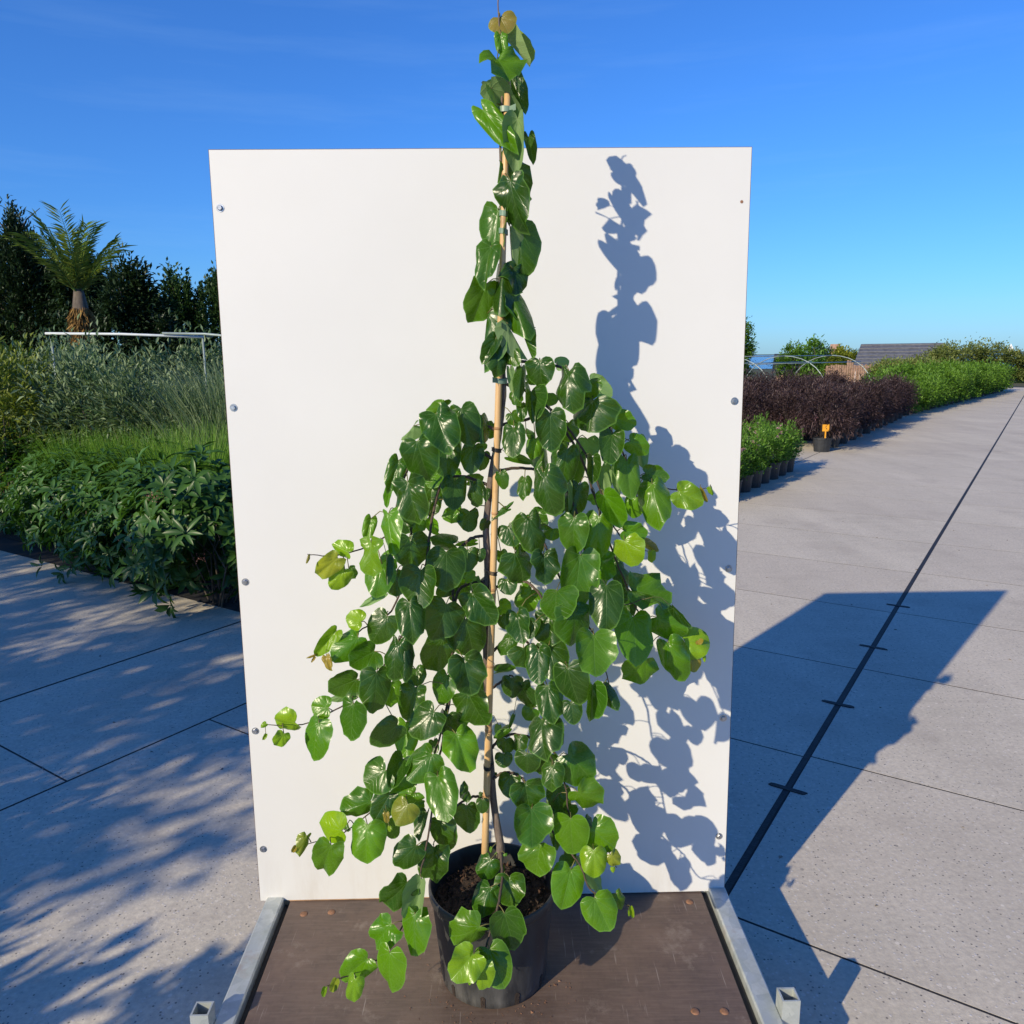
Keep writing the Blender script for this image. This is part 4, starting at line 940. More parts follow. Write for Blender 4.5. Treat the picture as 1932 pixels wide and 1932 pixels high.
# ------------------------------------------------------------------ the potted weeping tree
def leaf_mesh(name, fold, droop, curl, wave, tw, seed, asym=0.0, tip=1.0):
    rd = random.Random(seed)
    half = [(.09, -.085), (.20, -.145), (.32, -.135), (.43, -.06), (.492, .07), (.507, .22), (.49, .38), (.45, .53), (.375, .66), (.275, .765), (.15, .845)]
    ph = [rd.uniform(0, 6.28) for _ in range(3)]
    loop = [(0, 0)] + half + [(0, .885 + .02 * tip)] + [(-x, y) for x, y in reversed(half)]
    n = len(loop); c = np.array((0, .16))
    V = []; UV = []; RG = [0.0]
    def z(u, v):
        r = math.hypot(u, v - .3); a = math.atan2(u, v - .3)
        e = max(0, abs(u) - .24)
        q = fold * abs(u) * (1 if fold > 0 else .8 + abs(u)) - droop * (v - .1) ** 2 - curl * e * e * 5
        q += wave * r * r * (math.sin(5 * a + ph[0]) + .6 * math.sin(8 * a + ph[1]) + .4 * math.sin(3 * a + ph[2])) * 1.2
        q += tw * u * (v - .3)
        return q
    V.append((0, c[1], z(0, c[1]))); UV.append((0, c[1]))
    for s in (.3, .58, .82, 1.0):
        for i, p in enumerate(loop):
            p = np.array(p)
            if i not in (0,):
                j = 1 + .026 * math.sin(i * 1.9 + ph[0]) * (1 if wave > .1 else .4) * (abs(p[0]) > .1)
                p = p * (j, j)
            q = c + (p - c) * s
            u, v = q[0] * (1 + asym * (1 if q[0] > 0 else -1)), q[1]
            V.append((u, v, z(u, v))); UV.append((q[0], q[1])); RG.append(s)
    A = np.array(V); k = math.sqrt(1 + min(fold * fold, 4) * .7 + curl * .3)
    A[:, 0] /= k; A[:, 0] *= 1 / (A[:, 0].max() - A[:, 0].min())
    F = [(0, 1 + (i+1) % n, 1 + i) for i in range(n)]
    for q in range(3):
        o = 1 + q * n
        F += [(o + i, o + (i+1) % n, o + n + (i+1) % n, o + n + i) for i in range(n)]
    me = bpy.data.meshes.new(name); me.from_pydata([tuple(p) for p in A], [], F)
    if sum(p.normal.z for p in me.polygons) < 0: me.flip_normals()
    at = me.attributes.new('ring', 'FLOAT', 'POINT'); at.data.foreach_set('value', RG)
    uv = me.uv_layers.new(name='leaf')
    for lp in me.loops: uv.data[lp.index].uv = UV[lp.vertex_index]
    me.polygons.foreach_set('use_smooth', [True] * len(me.polygons)); me.materials.append(M['redbud']); me.update(); return me
LM_FLAT = [leaf_mesh('leaf', *a) for a in [(.10, .15, .25, .10, .1, 1), (-.12, .30, .1, .16, -.15, 2), (.22, .10, .5, .12, .2, 3), (-.2, .45, -.1, .10, 0, 4), (.0, .35, .7, .18, .25, 5), (.16, .5, .2, .22, -.3, 6), (-.25, .2, .3, .2, .15, 7), (.08, .05, -.4, .14, -.1, 8)]]
LM_WAVE = [leaf_mesh('leaf', *a) for a in [(.25, .3, .4, .34, .3, 11), (-.3, .5, .3, .30, -.3, 12), (.45, .2, .3, .32, .1, 13), (-.15, .6, .8, .36, .4, 14)]]
LM_FOLD = [leaf_mesh('leaf', *a) for a in [(.9, .3, .2, .2, .2, 21), (1.3, .2, -.2, .16, -.2, 22), (-.8, .5, .4, .2, .3, 23), (.7, .6, .9, .24, -.4, 24), (-1.1, .3, .2, .16, .2, 25)]]
LCOL = {'d': (.023, .072, .006), 'm': (.042, .122, .006), 'g': (.085, .215, .005), 'l': (.195, .335, .010), 'o': (.24, .27, .025), 'r': (.32, .22, .035), 'u': (.05, .16, .03)}
tree = thing('potted_redbud', 'tall weeping tree with glossy heart-shaped green leaves tied to a cane in the pot', 'tree', (LEADER[0][0][0], LEADER[0][0][1], PZ + .2))
def spline(pts, n):
    pts = [Vector(p) for p in pts]; out = []
    for i in range(len(pts) - 1):
        p0 = pts[max(i-1, 0)]; p1 = pts[i]; p2 = pts[i+1]; p3 = pts[min(i+2, len(pts)-1)]
        for k in range(n):
            t = k / n
            out.append(.5 * ((2*p1) + (p2-p0)*t + (2*p0-5*p1+4*p2-p3)*t*t + (3*p1-p0-3*p2+p3)*t**3))
    return out + [pts[-1]]
lp = spline([p for p, r in LEADER], 3); lr = []
for i in range(len(LEADER) - 1):
    for k in range(3): lr.append(LEADER[i][1] + (LEADER[i+1][1] - LEADER[i][1]) * k / 3)
lr.append(LEADER[-1][1])
lr = [r * random.uniform(.95, 1.06) for r in lr]
b = MB(); b.tube(lp, lr, 10)
for q in range(14):                                        # pruning knots and buds
    i = random.randint(8, 60); d_ = Vector((random.uniform(-1, 1), random.uniform(-1, .3), .8)).normalized()
    b.tube([lp[i], lp[i] + d_ * lr[i] * 1.3, lp[i] + d_ * (lr[i] * 1.3 + .004)], [lr[i] * .6, lr[i] * .4, .0008], 6)
trunk = b.build('trunk', M['bark'], tree, smooth=True)
shoot_objs = []
pet = {i: MB() for i in range(-1, len(SHOOTS))}
for row in LEAVES:
    si, B, T, W_, roll, ck, N_ = row
    B = Vector(B); N_ = Vector(N_); d_ = B - N_
    if d_.length < .002: continue
    mid = N_.lerp(B, .55) + Vector((0, -.004, .18 * d_.length))
    pts = [N_, N_.lerp(mid, .6) + Vector((0, 0, .03*d_.length)), mid, B.lerp(mid, .4), B]
    rr = .0011 if W_ > .03 else .0007
    pet[si].tube(pts, [rr * 1.25, rr, rr, rr, rr * 1.1], 5)
for i, s in enumerate(SHOOTS):
    base = Vector(s[0])
    b = MB(); sp = spline(s, 8); n = len(sp)
    sp = [p + Vector((random.gauss(0, .0006), random.gauss(0, .001), random.gauss(0, .0006))) * (0 < k < n-1) for k, p in enumerate(sp)]
    b.tube(sp, [.0030 * (1 - k/(n-1)) ** .8 + .0008 for k in range(n)], 7)
    mi = len(b.f); b.mi = 1
    b.add(pet[i].v, pet[i].f)
    shoot_objs.append(b.build('branch', [M['twig'], M['petiole']], tree, base=base, smooth=True))
b = MB(); b.add(pet[-1].v, pet[-1].f); petl = b.build('petioles', M['petiole'], tree, smooth=True)
FACE = Vector((-.12, -1.0, .22)).normalized()             # the leaves turn to the light
for k, (si, B, T, W_, roll, ck, N_) in enumerate(LEAVES):
    B = Vector(B); T = Vector(T); y = T - B; L_ = max(y.length, .006); y.normalize()
    zf = -FACE if ck == 'u' else FACE
    z = (zf - y * zf.dot(y)).normalized()
    z = Matrix.Rotation(roll, 3, y) @ z
    x = y.cross(z)
    asp = W_ / L_
    pool = LM_FOLD if asp < .68 else (LM_WAVE if random.random() < .33 and W_ > .03 else LM_FLAT)
    me = pool[k % len(pool)]
    Lm = L_ / .9; s = (W_ + Lm) * .5
    if asp < .68: s = W_ * .95
    mtx = Matrix(((x.x*W_, y.x*Lm, z.x*s, B.x), (x.y*W_, y.y*Lm, z.y*s, B.y), (x.z*W_, y.z*Lm, z.z*s, B.z), (0, 0, 0, 1)))
    par = trunk if si < 0 else shoot_objs[si]
    o = bpy.data.objects.new('leaf' if W_ > .028 else 'narrow_leaf', me); col.objects.link(o); o.parent = par  # second name goes by width alone, to young and full-grown leaves alike
    o.matrix_basis = Matrix.Translation(-WL[par.name]) @ mtx
    c = LCOL[ck]; j = random.uniform(.85, 1.18)
    o.color = (c[0]*j*random.uniform(.9, 1.15), c[1]*j, c[2]*random.uniform(.8, 1.2), 1)
cm = MB()
for k in range(130):                                       # crumbs of potting soil spilt on the deck
    a = random.uniform(-2.6, -.2) if k < 100 else random.uniform(0, 6.28); r_ = .142 + abs(random.gauss(0, .05)); s = random.uniform(.0008, .0028)
    c = Vector((PC.x + r_*math.cos(a), PC.y + r_*math.sin(a), PZ + s*.4))
    q = [c + Vector((random.uniform(-s, s)*1.6, random.uniform(-s, s)*1.6, random.uniform(-s*.4, s))) for _ in range(4)]
    cm.add(q, [(0, 1, 2), (0, 2, 3), (0, 3, 1), (1, 3, 2)])
tag(cm.build('spilt_soil', M['rivet'], None, base=(PC.x, PC.y, PZ)), 'scattered soil crumbs on the deck around the pot', 'soil', kind='stuff')
# cane with its nodes
cane = thing('bamboo_cane', 'straight bamboo cane standing in the pot behind the tree stem', 'cane', CANE[0])
c0, c1 = Vector(CANE[0]), Vector(CANE[1]); dirc = (c1 - c0).normalized(); c00 = c0 - dirc * .14
L_ = (c1 - c00).length
b = MB(); b.tube([c00 + (c1-c00) * q / 8 for q in range(9)], [.0088 - .0022*q/8 for q in range(9)], 14); b.build('pole', M['cane'], cane, smooth=True)
for k in range(11):
    q = .06 + k * .092 + random.uniform(-.01, .01)
    p = c00 + (c1-c00) * q; r_ = .0088 - .0022*q
    b = MB(); b.tube([p - dirc*.004, p - dirc*.0015, p, p + dirc*.0012, p + dirc*.003], [r_*.99, r_*1.12, r_*1.05, r_*1.12, r_*.99], 14); b.build('node_ring', M['cane_node'], cane, smooth=True)
names = {'k': ('black_tie', 'black wire tie binding the stem to the cane', M['tie_black']), 'g': ('green_tie', 'pale green tape tie holding the leafy leader to the cane', M['tie_green'])}
for i, (p, kc) in enumerate(TIES):
    p = Vector(p); nm, lab, mt = names[kc]
    q = (p.z - c0.z) / (c1.z - c0.z); pc = c0 + (c1 - c0) * q
    st = min(lp, key=lambda a: abs(a.z - p.z)); rs = lr[lp.index(st)]
    ctr = (pc + st) * .5; ax = (st - pc); ax.z = 0; hl = ax.length * .5; ax = ax.normalized() if ax.length > 1e-4 else Vector((1, 0, 0)); ay = Vector((-ax.y, ax.x, 0))
    b = MB()
    for turn in range(3 if kc == 'k' else 1):
        zz = (turn - 1) * .0032 if kc == 'k' else 0
        loop = []
        for k in range(25):
            a = 2*math.pi*k/24; loop.append(ctr + ax*(hl + max(rs, .0075) + .0012)*math.cos(a) + ay*(.0100)*math.sin(a) + Vector((0, 0, zz + .002*math.sin(a))))
        if kc == 'k': b.tube(loop, .0014, 6)
        else:
            V = [q_ + Vector((0, 0, h)) for h in (-.0055, .0055) for q_ in loop]
            b.add(V, [(k, k+1, 26+k, 25+k) for k in range(24)])
    if kc == 'k': b.tube([ctr + ax*-.012 + ay*-.008, ctr + ax*-.022 + ay*-.012 + Vector((0, 0, .008)), ctr + ax*-.028 + ay*-.014 + Vector((0, 0, .022))], .0011, 5)
    else: b.add([ctr + ax*-.011 + Vector((0, -.004, -.005)), ctr + ax*-.011 + Vector((0, -.004, .006)), ctr + ax*-.026 + Vector((0, -.009, .008)), ctr + ax*-.026 + Vector((0, -.009, -.004))], [(0, 1, 2, 3)])
    o = b.build(nm, mt, None, base=ctr, smooth=True)
    tag(o, lab, 'tie', 'black ties on the stem' if kc == 'k' else 'green tape ties on the leader')
# ------------------------------------------------------------------ foliage makers
def unit(a): return a / np.maximum(np.linalg.norm(a, axis=1, keepdims=True), 1e-9)
def rand_dirs(n): return unit(rng.normal(size=(n, 3)))
def leaf_sheet(C, D, U, L, W, fold=.25, hexa=False):
    """C bases, D directions, U rough up: flat little leaves folded along the midrib"""
    D = unit(D); X = unit(np.cross(D, U)); Nn = np.cross(X, D); n = len(C)
    L = np.broadcast_to(L, n)[:, None]; W = np.broadcast_to(W, n)[:, None]
    if not hexa:
        V = np.stack([C, C + D*L*.45 + X*W*.5 + Nn*W*fold, C + D*L - Nn*L*.12, C + D*L*.45 - X*W*.5 + Nn*W*fold], 1).reshape(-1, 3)
        F = np.array([(0, 1, 2), (0, 2, 3)])
        F = (F[None] + (np.arange(n)*4)[:, None, None]).reshape(-1, 3); per = 2
    else:
        V = np.stack([C, C + D*L*.3 + X*W*.42 + Nn*W*fold, C + D*L*.65 + X*W*.42 + Nn*(W*fold - L*.06), C + D*L - Nn*L*.22, C + D*L*.65 - X*W*.42 + Nn*(W*fold - L*.06), C + D*L*.3 - X*W*.42 + Nn*W*fold, C + D*L*.45 - Nn*L*.02], 1).reshape(-1, 3)
        F = np.array([(0, 1, 6), (1, 2, 6), (2, 3, 6), (3, 4, 6), (4, 5, 6), (5, 0, 6)])
        F = (F[None] + (np.arange(n)*7)[:, None, None]).reshape(-1, 3); per = 6
    return V, F, per
def tri_mesh(name, V, F, rnd, mat):
    me = bpy.data.meshes.new(name)
    me.vertices.add(len(V)); me.vertices.foreach_set('co', V.astype(np.float32).ravel())
    me.loops.add(len(F)*3); me.loops.foreach_set('vertex_index', F.astype(np.int32).ravel())
    me.polygons.add(len(F)); me.polygons.foreach_set('loop_start', np.arange(0, len(F)*3, 3, dtype=np.int32))
    me.polygons.foreach_set('loop_total', np.full(len(F), 3, dtype=np.int32))
    at = me.attributes.new('rnd', 'FLOAT', 'FACE'); at.data.foreach_set('value', rnd.astype(np.float32))
    me.materials.append(mat); me.update(); me.validate(); return me
def leaves_mesh(name, C, D, L, W, mat, U=None, fold=.25, hexa=False, rnd=None):
    if U is None: U = np.array((0, 0, 1.)) + rng.normal(size=C.shape)*.35
    V, F, per = leaf_sheet(C, D, U, L, W, fold, hexa)
    r = rng.random(len(C)) if rnd is None else rnd
    return tri_mesh(name, V, F, np.repeat(r, per), mat)
def clump_points(n, k, size, fr=.22, shell=.55, bottom=-1):
    """n points in k clumps spread through an ellipsoid of half-axes size"""
    d = rand_dirs(k); rad = shell + (1 - shell)*rng.random(k)[:, None]
    cc = d*rad; cc[:, 2] = np.maximum(cc[:, 2], bottom)
    idx = rng.integers(0, k, n)
    sz = (.55 + .8*rng.random(k))[idx][:, None]
    P = cc[idx] + rng.normal(size=(n, 3))*fr*sz*.6
    tone = rng.random(k)[idx]
    out = unit(P - cc[idx]*.5)
    return P*np.array(size), out, tone
def bush_mesh(name, n, k, size, L, W, mat, hexa=False, fr=.22, zc=0.0, up=.35, droop=0.0, bottom=-.8):
    P, out, tone = clump_points(n, k, size, fr, bottom=bottom)
    P[:, 2] += zc; keep = P[:, 2] > .02; P, out, tone = P[keep], out[keep], tone[keep]; n = len(P)
    D = unit(out + rng.normal(size=(n, 3))*.55 + np.array((0, 0, up - droop)))
    Ls = L*(.6 + .8*rng.random(n)); Ws = W*(.7 + .6*rng.random(n))
    r = np.clip(.55*tone + .45*rng.random(n), 0, 1)
    return leaves_mesh(name, P, D, Ls, Ws, mat, hexa=hexa, rnd=r)
def blade_mesh(name, n, rad, h, lean, wid, mat, seg=4, base=.06, curve=.35):
    a = rng.random(n)*2*np.pi; r = rad*np.sqrt(rng.random(n))
    P = np.stack([r*np.cos(a), r*np.sin(a), np.zeros(n)], 1)*np.array((1, 1, 1))
    O = np.stack([np.cos(a + rng.normal(size=n)*.6), np.sin(a + rng.normal(size=n)*.6), np.zeros(n)], 1)
    hh = h*(.55 + .5*rng.random(n)); ln = lean*(.2 + rng.random(n))*hh
    S = np.stack([-O[:, 1], O[:, 0], np.zeros(n)], 1)
    S = unit(S + rng.normal(size=(n, 3))*.5*np.array((1, 1, 0)))
    V = []
    for i in range(seg + 1):
        q = i/seg
        c = P*(.6 + .4*q) + O*(ln*q**2)[:, None] + np.array((0, 0, 1.))*(hh*(q - curve*lean*q**3))[:, None]
        wv = wid*(1 - q**1.6)*(.5 + .5*rng.random(n)) + .0004
        V += [c - S*wv[:, None], c + S*wv[:, None]]
    V = np.stack(V, 1).reshape(-1, 3); m = 2*(seg+1)
    f = []
    for i in range(seg): f += [(2*i, 2*i+1, 2*i+3), (2*i, 2*i+3, 2*i+2)]
    F = (np.array(f)[None] + (np.arange(n)*m)[:, None, None]).reshape(-1, 3)
    return tri_mesh(name, V, F, np.repeat(rng.random(n), len(f)), mat)
def stems_mesh(name, n, rad, h, r0, mat, sway=.15):
    b = MB()
    for k in range(n):
        a = random.uniform(0, 6.28); q = rad*random.random()*.25; t = rad*random.uniform(.3, .9)
        p0 = Vector((q*math.cos(a), q*math.sin(a), -.01)); p2 = Vector((t*math.cos(a), t*math.sin(a), h*random.uniform(.75, 1)))
        p1 = p0.lerp(p2, .5) + Vector((random.gauss(0, sway*rad), random.gauss(0, sway*rad), 0))
        b.tube([p0, p0.lerp(p1, .6), p1, p2], [r0, r0*.85, r0*.7, r0*.3], 5)
    return b.mesh(name, mat, True)
def pot_mesh(r=.15, h=.26):
    b = MB(); b.lathe([(r*.82, 0), (r*.96, h*.88), (r*1.03, h*.885), (r*1.03, h), (r*.97, h), (r*.93, h*.86)], n=18, close=True); return b.mesh('pot', M['pot_plain'], False)
def plant(name, parts, label, cat, pos, rz, group, sc=1.0):
    t = thing(name, label, cat, pos, group)
    t.rotation_euler.z = rz; t.scale = (sc, sc, sc*random.uniform(.94, 1.06))
    for nm, me in parts:
        o = bpy.data.objects.new(nm, me); col.objects.link(o); o.parent = t
        if nm in ('blossom', 'foliage'): o['kind'] = 'stuff'                # too many and too small to pick apart
    return t

# ------------------------------------------------------------------ bed on the left
def whorl_bush(name, n_ros, size, zc, L, W, mat):
    P, out, tone = clump_points(n_ros, 40, size, .30, .55, -.75); P[:, 2] = np.maximum(P[:, 2] + zc, .05)
    C, D, U, T = [], [], [], []
    for p, o, t in zip(P, out, tone):
        ax = unit((o + np.array((0, -.15, .55)))[None])[0]
        e1 = np.cross(ax, (0.3, .2, 1)); e1 /= np.linalg.norm(e1); e2 = np.cross(ax, e1)
        m = rng.integers(5, 9); a0 = rng.random()*6.28
        for q in range(m):
            a = a0 + q*2*np.pi/m + rng.normal()*.2; el = .25 + .5*rng.random()
            d = (e1*np.cos(a) + e2*np.sin(a))*np.cos(el) + ax*np.sin(el) - np.array((0, 0, .12))
            C.append(p + d*.01); D.append(d); U.append(ax); T.append(.6*t + .4*rng.random())
    C, D, U, T = map(np.array, (C, D, U, T)); n = len(C)
    return leaves_mesh(name, C, D, L*(.65 + .6*rng.random(n)), W*(.75 + .5*rng.random(n)), mat, U=U, fold=.22, hexa=True, rnd=np.clip(T, 0, 1))
def flower_heads(name, n, size, zc, mat, r=.03, per=26, s=.008):
    P, out, tone = clump_points(n, max(4, n//2), size, .2, .85, -.3); P = P*1.02; P[:, 2] = np.maximum(P[:, 2] + zc, .1)
    C = np.repeat(P, per, 0) + rng.normal(size=(n*per, 3))*r*.5*np.array((1, 1, .6)); D = rand_dirs(n*per)
    return leaves_mesh(name, C, D, s, s*.8, mat)
VIB = [('foliage', whorl_bush('foliage', 380, (.50, .50, .46), .48, .105, .036, M['f_vib'])), ('stem', stems_mesh('stem', 12, .45, .62, .007, M['treebark']))] + [('flower_head', flower_heads('flower_head', 1, (.50, .50, .46), .50, M['f_brown'], .05, 44)) for _ in range(12)]
VIB2 = [('foliage', whorl_bush('foliage', 360, (.56, .52, .44), .43, .095, .032, M['f_vib'])), ('stem', stems_mesh('stem', 12, .45, .65, .007, M['treebark']))]
E_ = Vector((-.8, .6, 0)); D_ = Vector((.6, .8, 0)); F0 = Vector((-2.02, 5.46, 0))
def bed(s, d, z=.004): return F0 + E_*s + D_*d + Vector((0, 0, z))
gl = 'shrubs along the front of the bed'
plant('viburnum_shrub', VIB, 'glossy dark green shrub with brownish pink flower heads beside the white board', 'shrub', bed(.08, -.02), .3, gl, 1.12)
plant('viburnum_shrub', VIB, 'glossy dark green shrub with brownish pink flower heads behind the white board', 'shrub', bed(-1.3, .1), 2.2, gl)
for s, d, rz in [(.85, .02, 1.1), (1.6, .12, 2.7), (2.4, .22, 4.0), (3.2, .3, 5.2), (4.0, .36, .5), (4.8, .42, 2.0), (2.8, .75, 2.4), (3.6, .95, 1.7), (4.4, 1.05, .2)]:
    plant('evergreen_shrub', VIB2, 'low dark evergreen shrub at the front edge of the left bed', 'shrub', bed(s, d), rz, gl, random.uniform(1.0, 1.15))
GR = [('blades', blade_mesh('blades', 1500, .20, 1.2, .26, .0028, M['f_grass'], 4))]
GR[0][1].name = 'blades'
for (x, y, rz, sc, lab) in [(-2.45, 6.2, .2, 1.08, 'bright green upright fine grass clump next to the white board'), (-2.9, 6.5, 1.9, 1.04, 'bright green fine grass clump in the left bed'), (-3.4, 6.85, 3.1, 1.04, 'bright green fine grass clump in the left bed'), (-4.0, 7.3, 4.4, .95, 'bright green fine grass clump in the left bed'), (-2.15, 6.9, 2.5, .95, 'bright green fine grass clump hidden by the white board')]:
    t = plant('grass_clump', GR, lab, 'grass', (x, y, .004), rz, 'fine grass clumps', sc)
    for c in t.children: c['kind'] = 'stuff'
RE = [('blades', blade_mesh('blades', 900, .34, 2.02, .42, .011, M['f_reed'], 6, curve=.5)), ('stem', stems_mesh('stem', 26, .3, 1.5, .005, M['f_grass']))]
for (x, y, rz, sc) in [(-2.75, 7.7, 0, 1.0), (-3.2, 8.0, 1.3, .98), (-2.3, 7.9, 2.6, 1.02), (-2.9, 8.4, 4.1, 1.04), (-3.75, 8.5, 3.2, .96)]:
    t = plant('reed_grass', RE, 'tall cream striped reed grass behind the bright green grass', 'grass', (x, y, .004), rz, 'tall striped reed grasses', sc)
    t.children[0]['kind'] = 'stuff'
MX = [[('foliage', bush_mesh('foliage', 5200, 26, (.62, .6, .85), .085, .026, M['f_mix'], zc=.9, up=.3, fr=.3)), ('stem', stems_mesh('stem', 14, .5, 1.3, .008, M['treebark']))] for _ in range(2)]
YL = [('foliage', bush_mesh('foliage', 5200, 24, (.6, .6, .92), .07, .03, M['f_yel'], zc=.98, up=.5, fr=.3)), ('stem', stems_mesh('stem', 12, .5, 1.3, .008, M['treebark']))]
for i, (x, y, sc) in enumerate([(-3.55, 7.85, .93), (-4.25, 8.25, .97), (-4.95, 8.7, .98), (-5.6, 8.5, .97), (-6.3, 9.1, 1.0), (-4.5, 9.1, 1.05), (-5.4, 9.6, 1.05), (-3.9, 9.2, 1.06), (-6.9, 9.9, 1.05), (-7.5, 10.4, 1.1), (-3.3, 9.3, 1.06), (-6.2, 10.3, 1.1)]):
    plant('mixed_shrub', MX[i % 2], 'tall loose grey green shrub in the thicket of the left bed', 'shrub', (x, y, .004), i*1.7, 'grey green thicket shrubs', sc)
for i, (x, y, sc) in enumerate([(-5.15, 8.05, 1.0), (-5.9, 9.0, 1.08)]):
    plant('yellow_green_shrub', YL, 'yellow green shrub rising at the end of the pale pipe', 'shrub', (x, y, .004), i*2.0, 'yellow green shrubs', sc)

# pale irrigation pipe over the thicket
pp = thing('irrigation_pipe', 'pale horizontal pipe on posts above the left thicket', 'pipe', (-3.9, 8.75, 0))
b = MB(); b.tube([(-5.1, 8.95, 2.02), (-4.2, 8.8, 2.0), (-3.25, 8.62, 1.955)], .014, 10); b.build('pipe', M['pipe'], pp, smooth=True)
b = MB(); b.tube([(-3.7, 8.68, 2.0), (-3.2, 8.55, 1.985), (-2.85, 8.4, 1.95), (-2.5, 8.2, 1.89), (-2.2, 8.05, 1.8)], .013, 10); b.build('hoop', M['steel'], pp, smooth=True)
b = MB(); b.tube([(-3.2, 8.61, 1.97), (-3.14, 8.57, 1.97)], .022, 10); b.build('clamp', M['steel'], pp, smooth=True)
for p in ((-5.05, 8.96), (-3.26, 8.63), (-2.22, 8.06)):
    b = MB(); b.tube([(p[0], p[1], -.1), (p[0], p[1], 1.96 if p[0] < -3 else 1.8)], .011, 8); b.build('post', M['steel'], pp, smooth=True)

# ------------------------------------------------------------------ trees on the left
def trunk_mesh(h, r, limbs, spread, lh0=.35):
    b = MB(); pts = [Vector((random.gauss(0, .02*h)*(k > 0), random.gauss(0, .02*h)*(k > 0), h*k/6 - .05)) for k in range(7)]
    b.tube(pts, [r*(1 - .8*k/6) for k in range(7)], 9)
    for k in range(limbs):
        q = lh0 + (.95 - lh0)*k/limbs; p0 = pts[0].lerp(pts[-1], q); a = k*2.4 + random.random()
        e = p0 + Vector((math.cos(a)*spread, math.sin(a)*spread, h*.18))
        m = p0.lerp(e, .5) + Vector((0, 0, h*.03)); rr = r*(1 - .8*q)*.5
        b.tube([p0, m, e], [rr, rr*.7, rr*.25], 6)
    return b.mesh('trunk', M['treebark'], True)
def tree_at(name, label, pos, h, size, mat, n, k, L, W, zc, limbs=9, r=.12, group=None, fr=.2, up=.3, droop=0, shell=.5, cone=0):
    t = thing(name, label, 'tree', pos, group)
    P, out, tone = clump_points(n, k, size, fr, shell); P[:, :2] *= np.clip(1 - cone*(P[:, 2:]/size[2]), .12, 2); P[:, 2] += zc; kp = P[:, 2] > .15; P, out, tone = P[kp], out[kp], tone[kp]; m = len(P)
    D = unit(out + rng.normal(size=(m, 3))*.6 + np.array((0, 0, up - droop)))
    me = leaves_mesh('crown', P, D, L*(.6 + .8*rng.random(m)), W*(.7 + .6*rng.random(m)), mat, rnd=np.clip(.6*tone + .4*rng.random(m), 0, 1))
    for nm, q in (('trunk', trunk_mesh(h, r, limbs, max(size[0], size[1])*.6)), ('crown', me)):
        o = bpy.data.objects.new(nm, q); col.objects.link(o); o.parent = t
    return t
tree_at('conifer_tree', 'big dark broad conifer at the end of the row of trees', (-14.3, 24, 0), 5.8, (1.25, 1.2, 3.0), M['f_dark'], 38000, 220, .13, .05, 3.05, r=.2, fr=.15, up=.7, cone=.4)
tree_at('conifer_tree', 'second dark conifer just behind the big one', (-17.2, 26, 0), 5.0, (1.6, 1.6, 2.6), M['f_dark'], 22000, 120, .15, .065, 2.7, r=.2, fr=.17, up=.5)
tree_at('weeping_tree', 'dark drooping tree between the conifer and the palm', (-12.55, 23.8, 0), 4.4, (.8, .9, 2.2), M['f_dark'], 14000, 80, .2, .06, 2.6, fr=.18, droop=.9)
tree_at('round_tree', 'wide round dark tree to one side of the palm', (-10.55, 22.5, 0), 3.7, (.9, 1.0, 2.0), M['f_dark'], 16000, 80, .17, .07, 2.2, fr=.2, droop=.5)
tree_at('round_tree', 'lower dark tree next to the wide round tree', (-9.5, 22.3, 0), 2.7, (.55, .6, 1.4), M['f_dark'], 6000, 45, .17, .07, 1.6, fr=.2, droop=.4)
tree_at('columnar_tree', 'slim pointed poplar standing taller of the pair', (-10.5, 26, 0), 4.0, (.55, .55, 2.15), M['f_pop'], 9000, 90, .13, .075, 2.35, r=.09, fr=.2, up=.9)
tree_at('columnar_tree', 'small slim poplar leaning beside the taller one', (-9.85, 26, 0), 3.4, (.34, .34, 1.75), M['f_pop'], 4000, 40, .13, .075, 2.1, r=.07, fr=.22, up=.9)
tree_at('columnar_tree', 'leafy poplar half hidden by the white board', (-8.45, 24, 0), 3.7, (.55, .55, 2.1), M['f_pop'], 9000, 80, .13, .075, 2.15, r=.09, fr=.2, up=.9)
